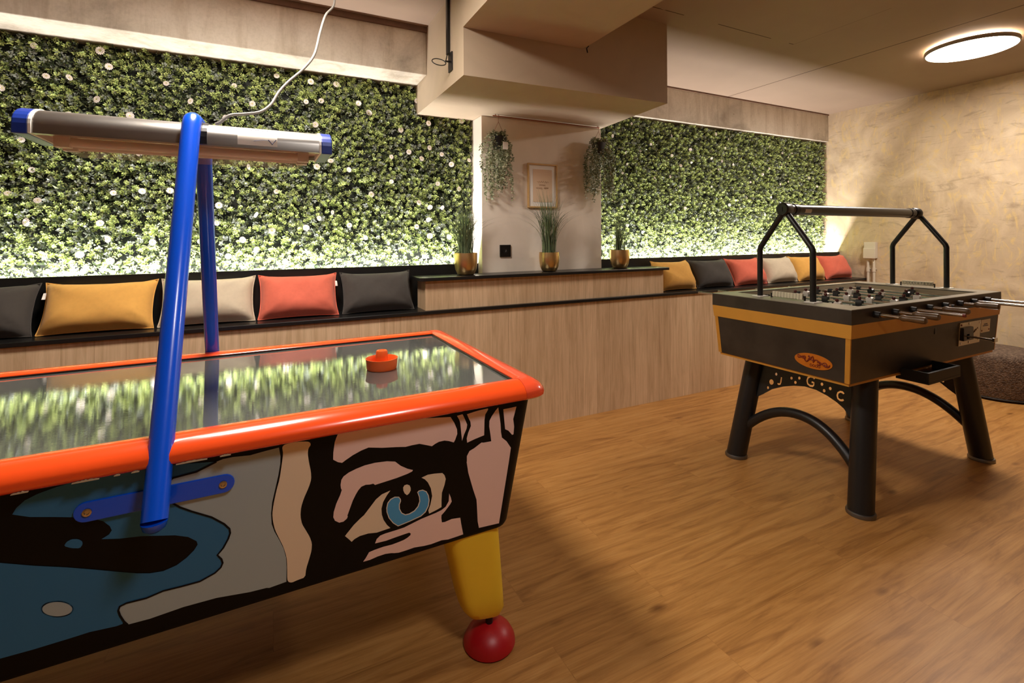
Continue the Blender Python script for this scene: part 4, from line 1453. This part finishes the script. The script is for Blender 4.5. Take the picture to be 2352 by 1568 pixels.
lb['label'] = 'small white printed label'
b = MB()
for z, x0_, x1_ in ((0.801, 0.567, 0.612), (0.792, 0.556, 0.623)):
    for k in range(7):
        xa = x0_ + (x1_ - x0_) * k / 7
        b.box(xa, xa + (x1_ - x0_) / 10, side_y(z) - 0.0028, side_y(z) - 0.0015, z - 0.0024, z + 0.0024)
b.build('lettering', M['ink_blue'], lb)
for x, z in ((0.545, 0.765), (0.632, 0.768)):
    s_ = MB().lathe([(0.005, 0), (0.005, 0.0015), (0, 0.002)], seg=12).build('stud', M['dark_red'], lb)
    s_.location = (x, side_y(z) - 0.002, z)
    s_.rotation_euler = (PI / 2, 0, 0)
MB().box(0.005, 0.029, side_y(0.815) - 0.002, side_y(0.815) + 0.006, 0.795, 0.832).build('lock', M['satin'], foos, bevel=0.004)
# oval badge on the left end
def side_x(z):
    return -FX + 0.024 - 0.014 * (z - 0.634) / 0.211
bz, by, bw, bh = 0.704, -0.199, 0.092, 0.037
bv = [(side_x(bz + bh * math.sin(a)) - 0.003, by + bw * math.cos(a), bz + bh * math.sin(a)) for a in [2 * PI * k / 40 for k in range(40)]]
bv2 = [(x + 0.004, y, z) for x, y, z in bv]
bd = MB().loft([bv2, bv], mi=0, smooth=False).build('oval_badge', M['badge'], foos)
ib = MB()
for (cy, cz, ry, rz_) in ((0.055, 0.012, 0.020, 0.006), (0.030, 0.004, 0.014, 0.010), (0.008, 0.014, 0.012, 0.010), (-0.018, 0.002, 0.016, 0.008), (-0.045, -0.004, 0.022, 0.009), (-0.068, -0.008, 0.012, 0.006)):
    pts = [(side_x(bz + cz + rz_ * math.sin(1.9 * a)) - 0.0036, by + cy + ry * math.cos(a), bz + cz + rz_ * math.sin(1.9 * a + cy * 60)) for a in [2 * PI * k / 22 for k in range(23)]]
    ib.tube(pts, 0.0028, 6)
for k in range(4):
    cy = 0.01 - 0.013 * k
    pts = [(side_x(bz - 0.02) - 0.0036, by + cy + 0.005 * math.cos(a), bz - 0.020 + 0.006 * math.sin(a)) for a in [2 * PI * j / 12 for j in range(13)]]
    ib.tube(pts, 0.0013, 6)
ib.build('script', M['dark_red'], bd)
# rods, handles, figures
RZ = 0.946


def figure_mesh(rows_mat):
    b = MB()
    b.loft([[(sx_ * a, sy_ * c, z) for sx_, sy_ in ((-1, -1), (1, -1), (1, 1), (-1, 1))] for a, c, z in ((0.010, 0.013, -0.076), (0.011, 0.013, -0.066), (0.006, 0.009, -0.05), (0.008, 0.012, -0.02), (0.013, 0.015, -0.012), (0.013, 0.017, 0.010), (0.011, 0.0185, 0.026), (0.007, 0.012, 0.031))], smooth=False)
    b.lathe([(0.0, 0.030), (0.006, 0.031), (0.0095, 0.037), (0.0098, 0.044), (0.007, 0.051), (0.0, 0.053)], seg=12, mi=1)
    return b


FIGM = {}
HMESH = None
teams = [('w', 1), ('w', 2), ('b', 3), ('w', 5), ('b', 5), ('w', 3), ('b', 2), ('b', 1)]
xs = [2.531, 2.692, 2.853, 3.014, 3.175, 3.336, 3.497, 3.658]
ynear = [1.076, 1.096, 1.069, 1.110, 1.235, 1.110, 0.62, 0.70]     # near end of every rod
yfar = [2.32, 2.30, 2.20, 2.26, 2.14, 2.24, 2.10, 2.16]
hl = [0.100, 0.102, 0, 0.105, 0, 0.100, 0, 0]
tilt = [0.35, -0.5, 0.1, -0.25, 0.3, 0.15, -0.4, 0.25]
shift = [0.02, -0.035, 0.03, 0.0, 0.035, -0.02, 0.02, -0.03]
for i in range(8):
    y0_, y1_ = ynear[i] - FC.y, yfar[i] - FC.y
    rod = MB().tube([(0, y0_ + (0.01 if hl[i] else 0), 0), (0, y1_, 0)], 0.0078, 14).build('rod', M['chrome'], foos)
    rod.location = (xs[i] - FC.x, 0, RZ)
    if hl[i]:
        L = hl[i]
        prof = [(0.0, 0.0), (0.010, 0.0), (0.0145, 0.004), (0.0155, 0.015), (0.0145, 0.04), (0.0135, 0.06), (0.0125, 0.074), (0.0145, 0.082), (0.0145, 0.09), (0.0115, 0.096), (0.009, 0.10)]
        h = MB().lathe([(r, z * L / 0.1) for r, z in prof], seg=24).build('handle', M['handle'], rod)
        h.rotation_euler = (-PI / 2, 0, 0)
        h.location = (0, y0_, 0)
        h['label'] = 'brown wooden handle'
    else:
        h = MB().lathe([(0.0084, 0), (0.0084, 0.01), (0.0, 0.01)], seg=14).build('rod_cap', M['dark_red'] if i == 2 else M['bushing'], rod)
        h.rotation_euler = (PI / 2, 0, 0)
        h.location = (0, y0_ + 0.006, 0)
    for s in (-1, 1):
        bu = MB().lathe([(0.0095, -0.022), (0.021, -0.022), (0.022, -0.004), (0.0155, 0.0), (0.015, 0.03), (0.0095, 0.03)], seg=24).build('bushing', M['bushing'], rod)
        bu.rotation_euler = (PI / 2 * (1 if s < 0 else -1), 0, 0)
        bu.location = (0, s * (FY - 0.004), 0)
        st_ = MB().lathe([(0.0095, 0.0), (0.0165, 0.0), (0.0165, 0.018), (0.0095, 0.018)], seg=20).build('stop_ring', M['bushing'], rod)
        st_.rotation_euler = (PI / 2 * (1 if s > 0 else -1), 0, 0)
        st_.location = (0, s * (IY - 0.030) + shift[i] * 0.5, 0)
    tm, n = teams[i]
    span = {1: 0, 2: 0.20, 3: 0.36, 5: 0.48}[n]
    for k in range(n):
        yy = shift[i] + (0 if n == 1 else -span / 2 + span * k / (n - 1))
        if tm not in FIGM:
            f = figure_mesh(tm).build('player_figure', [M['fig_white' if tm == 'w' else 'fig_black'], M['fig_head']], rod)
            FIGM[tm] = f.data
        else:
            f = bpy.data.objects.new('player_figure', FIGM[tm])
            C.objects.link(f)
            f.parent = rod
        f.location = (0, yy, 0)
        f.rotation_euler = (0, tilt[i], 0)
        f.scale = (0.9, 0.9, 0.78)
# overhead lamp bar on two bent frames
for sx in (-1, 1):
    fx = sx * 0.683 + (0.028 if sx < 0 else 0.030) * 1
    fx = (2.452 if sx < 0 else 3.812) - FC.x
    pts = []
    ctrl = [(-0.148, RT), (-0.148, 1.20), (-0.146, 1.245), (-0.122, 1.285), (-0.012, 1.438)]
    for s in (-1, 1):
        pth = smooth_path([(fx, (y if s < 0 else -y), z) for y, z in ctrl], 8)
        MB().tube(pth, 0.0145, 14).build('lamp_post', M['black_metal'], foos)
        MB().box(fx - 0.035, fx + 0.035, s * 0.148 - 0.026, s * 0.148 + 0.026, RT, RT + 0.004).build('post_plate', M['white'], foos, bevel=0.001)
    MB().box(fx - 0.006, fx + 0.006, -0.012, 0.012, 1.42, 1.45).build('post_joint', M['black_metal'], foos)
xa, xb = 2.425 - FC.x, 3.800 - FC.x
LBZ = 1.458
lbm = MB().cyl((xa + 0.02, 0, LBZ), (xb - 0.02, 0, LBZ), 0.0285, 32).build('lamp_bar', plain('grey_metal_tube', srgb(92, 90, 86), 0.3, 0.85), foos)
for s, x in ((-1, xa), (1, xb)):
    MB().tube([(x, 0, LBZ), (x + s * -0.006, 0, LBZ), (x + s * -0.05, 0, LBZ), (x + s * -0.056, 0, LBZ)], [0.030, 0.0355, 0.0355, 0.031], 28).build('end_cap', M['satin'], lbm)
    MB().box(x + s * 0.0, x + s * 0.003, -0.006, 0.006, LBZ - 0.012, LBZ + 0.012).build('cap_slot', M['bushing'], lbm)
    MB().tube([(x - s * 0.115, 0, LBZ), (x - s * 0.085, 0, LBZ)], 0.0315, 28).build('collar', M['satin'], lbm)
stk = MB()
aa = [PI * 1.05 + 0.75 * k / 8 - 0.25 for k in range(9)]
stk.add([(x, 0.0289 * math.cos(a), LBZ + 0.0289 * math.sin(a)) for a in aa for x in (xa + 0.16, xa + 0.215)], [(2 * i, 2 * i + 1, 2 * i + 3, 2 * i + 2) for i in range(8)], 0, True)
stk.build('sticker', M['sticker'], lbm)
# score counters
for sx, x in ((-1, 2.472 - FC.x), (1, 3.797 - FC.x)):
    sc = MB().cyl((x, -0.092, RT + 0.020), (x, 0.092, RT + 0.020), 0.003, 10).box(x - 0.005, x + 0.005, -0.095, -0.090, RT, RT + 0.024).box(x - 0.005, x + 0.005, 0.090, 0.095, RT, RT + 0.024).build('score_counter', M['satin'], foos)
    for k in range(10):
        yy = 0.0765 - 0.017 * k
        bd_ = MB().prism([(-0.009, -0.013), (0.009, -0.013), (0.006, 0.015), (-0.006, 0.015)], 'y', -0.0078, 0.0078).build('score_bead', M['bead'], sc, bevel=0.001)
        bd_.location = (x, yy, RT + 0.019)
        text = '1234567890'[k if sx > 0 else 9 - k]
        # digits face the middle of the table
        fx_ = -sx
        th = math.atan(3 / 28)
        right = Vector((0, -1, 0)) if fx_ < 0 else Vector((0, 1, 0))
        upv = Vector((-fx_ * math.sin(th), 0, math.cos(th)))
        nn = right.cross(upv)
        mt = Matrix((right, upv, nn)).transposed().to_4x4()
        mt.translation = Vector((x + fx_ * 0.0078, yy, RT + 0.020))
        text_mesh('digit', text, 0.020, M['ink'], sc, mt)

# ------------------------------------------------------------------ lights
def area(name, loc, rot, sx, sy, power, col):
    l = bpy.data.lights.new(name, 'AREA')
    l.shape = 'RECTANGLE'
    l.size, l.size_y = sx, sy
    l.energy = power
    l.color = col
    o = bpy.data.objects.new(name, l)
    o.location = loc
    o.rotation_euler = rot
    C.objects.link(o)
    return o


# LED strips lying in the gap behind the backrest, shining up the planted walls
area('led_strip', ((GL[0] + GL[1]) / 2, 3.268, 1.06), (PI - 0.62, 0, 0), GL[1] - GL[0], 0.03, 35, (1.0, 0.94, 0.91))
area('led_strip', ((2.375 + XW) / 2, 3.275, 1.06), (PI - 0.62, 0, 0), XW - 2.39, 0.03, 35, (1.0, 0.94, 0.91))
# the room's other ceiling lamps, behind and beside the viewer
for x, y, p in ((0.72, 0.0, 9.5),):
    l = bpy.data.lights.new('room_lamp', 'AREA')
    l.shape = 'DISK'
    l.size = 0.5
    l.energy = p
    l.color = (1.0, 0.93, 0.88)
    o = bpy.data.objects.new('room_lamp', l)
    o.location = (x, y, ZC - 0.05)
    C.objects.link(o)

w = bpy.data.worlds.new('world')
bpy.context.scene.world = w
w.use_nodes = True
w.node_tree.nodes['Background'].inputs['Color'].default_value = (0.02, 0.018, 0.015, 1)
vs = bpy.context.scene.view_settings
vs.view_transform = 'Standard'
vs.look = 'None'
vs.exposure = 1.22
vs.gamma = 1.0
vs.use_curve_mapping = False
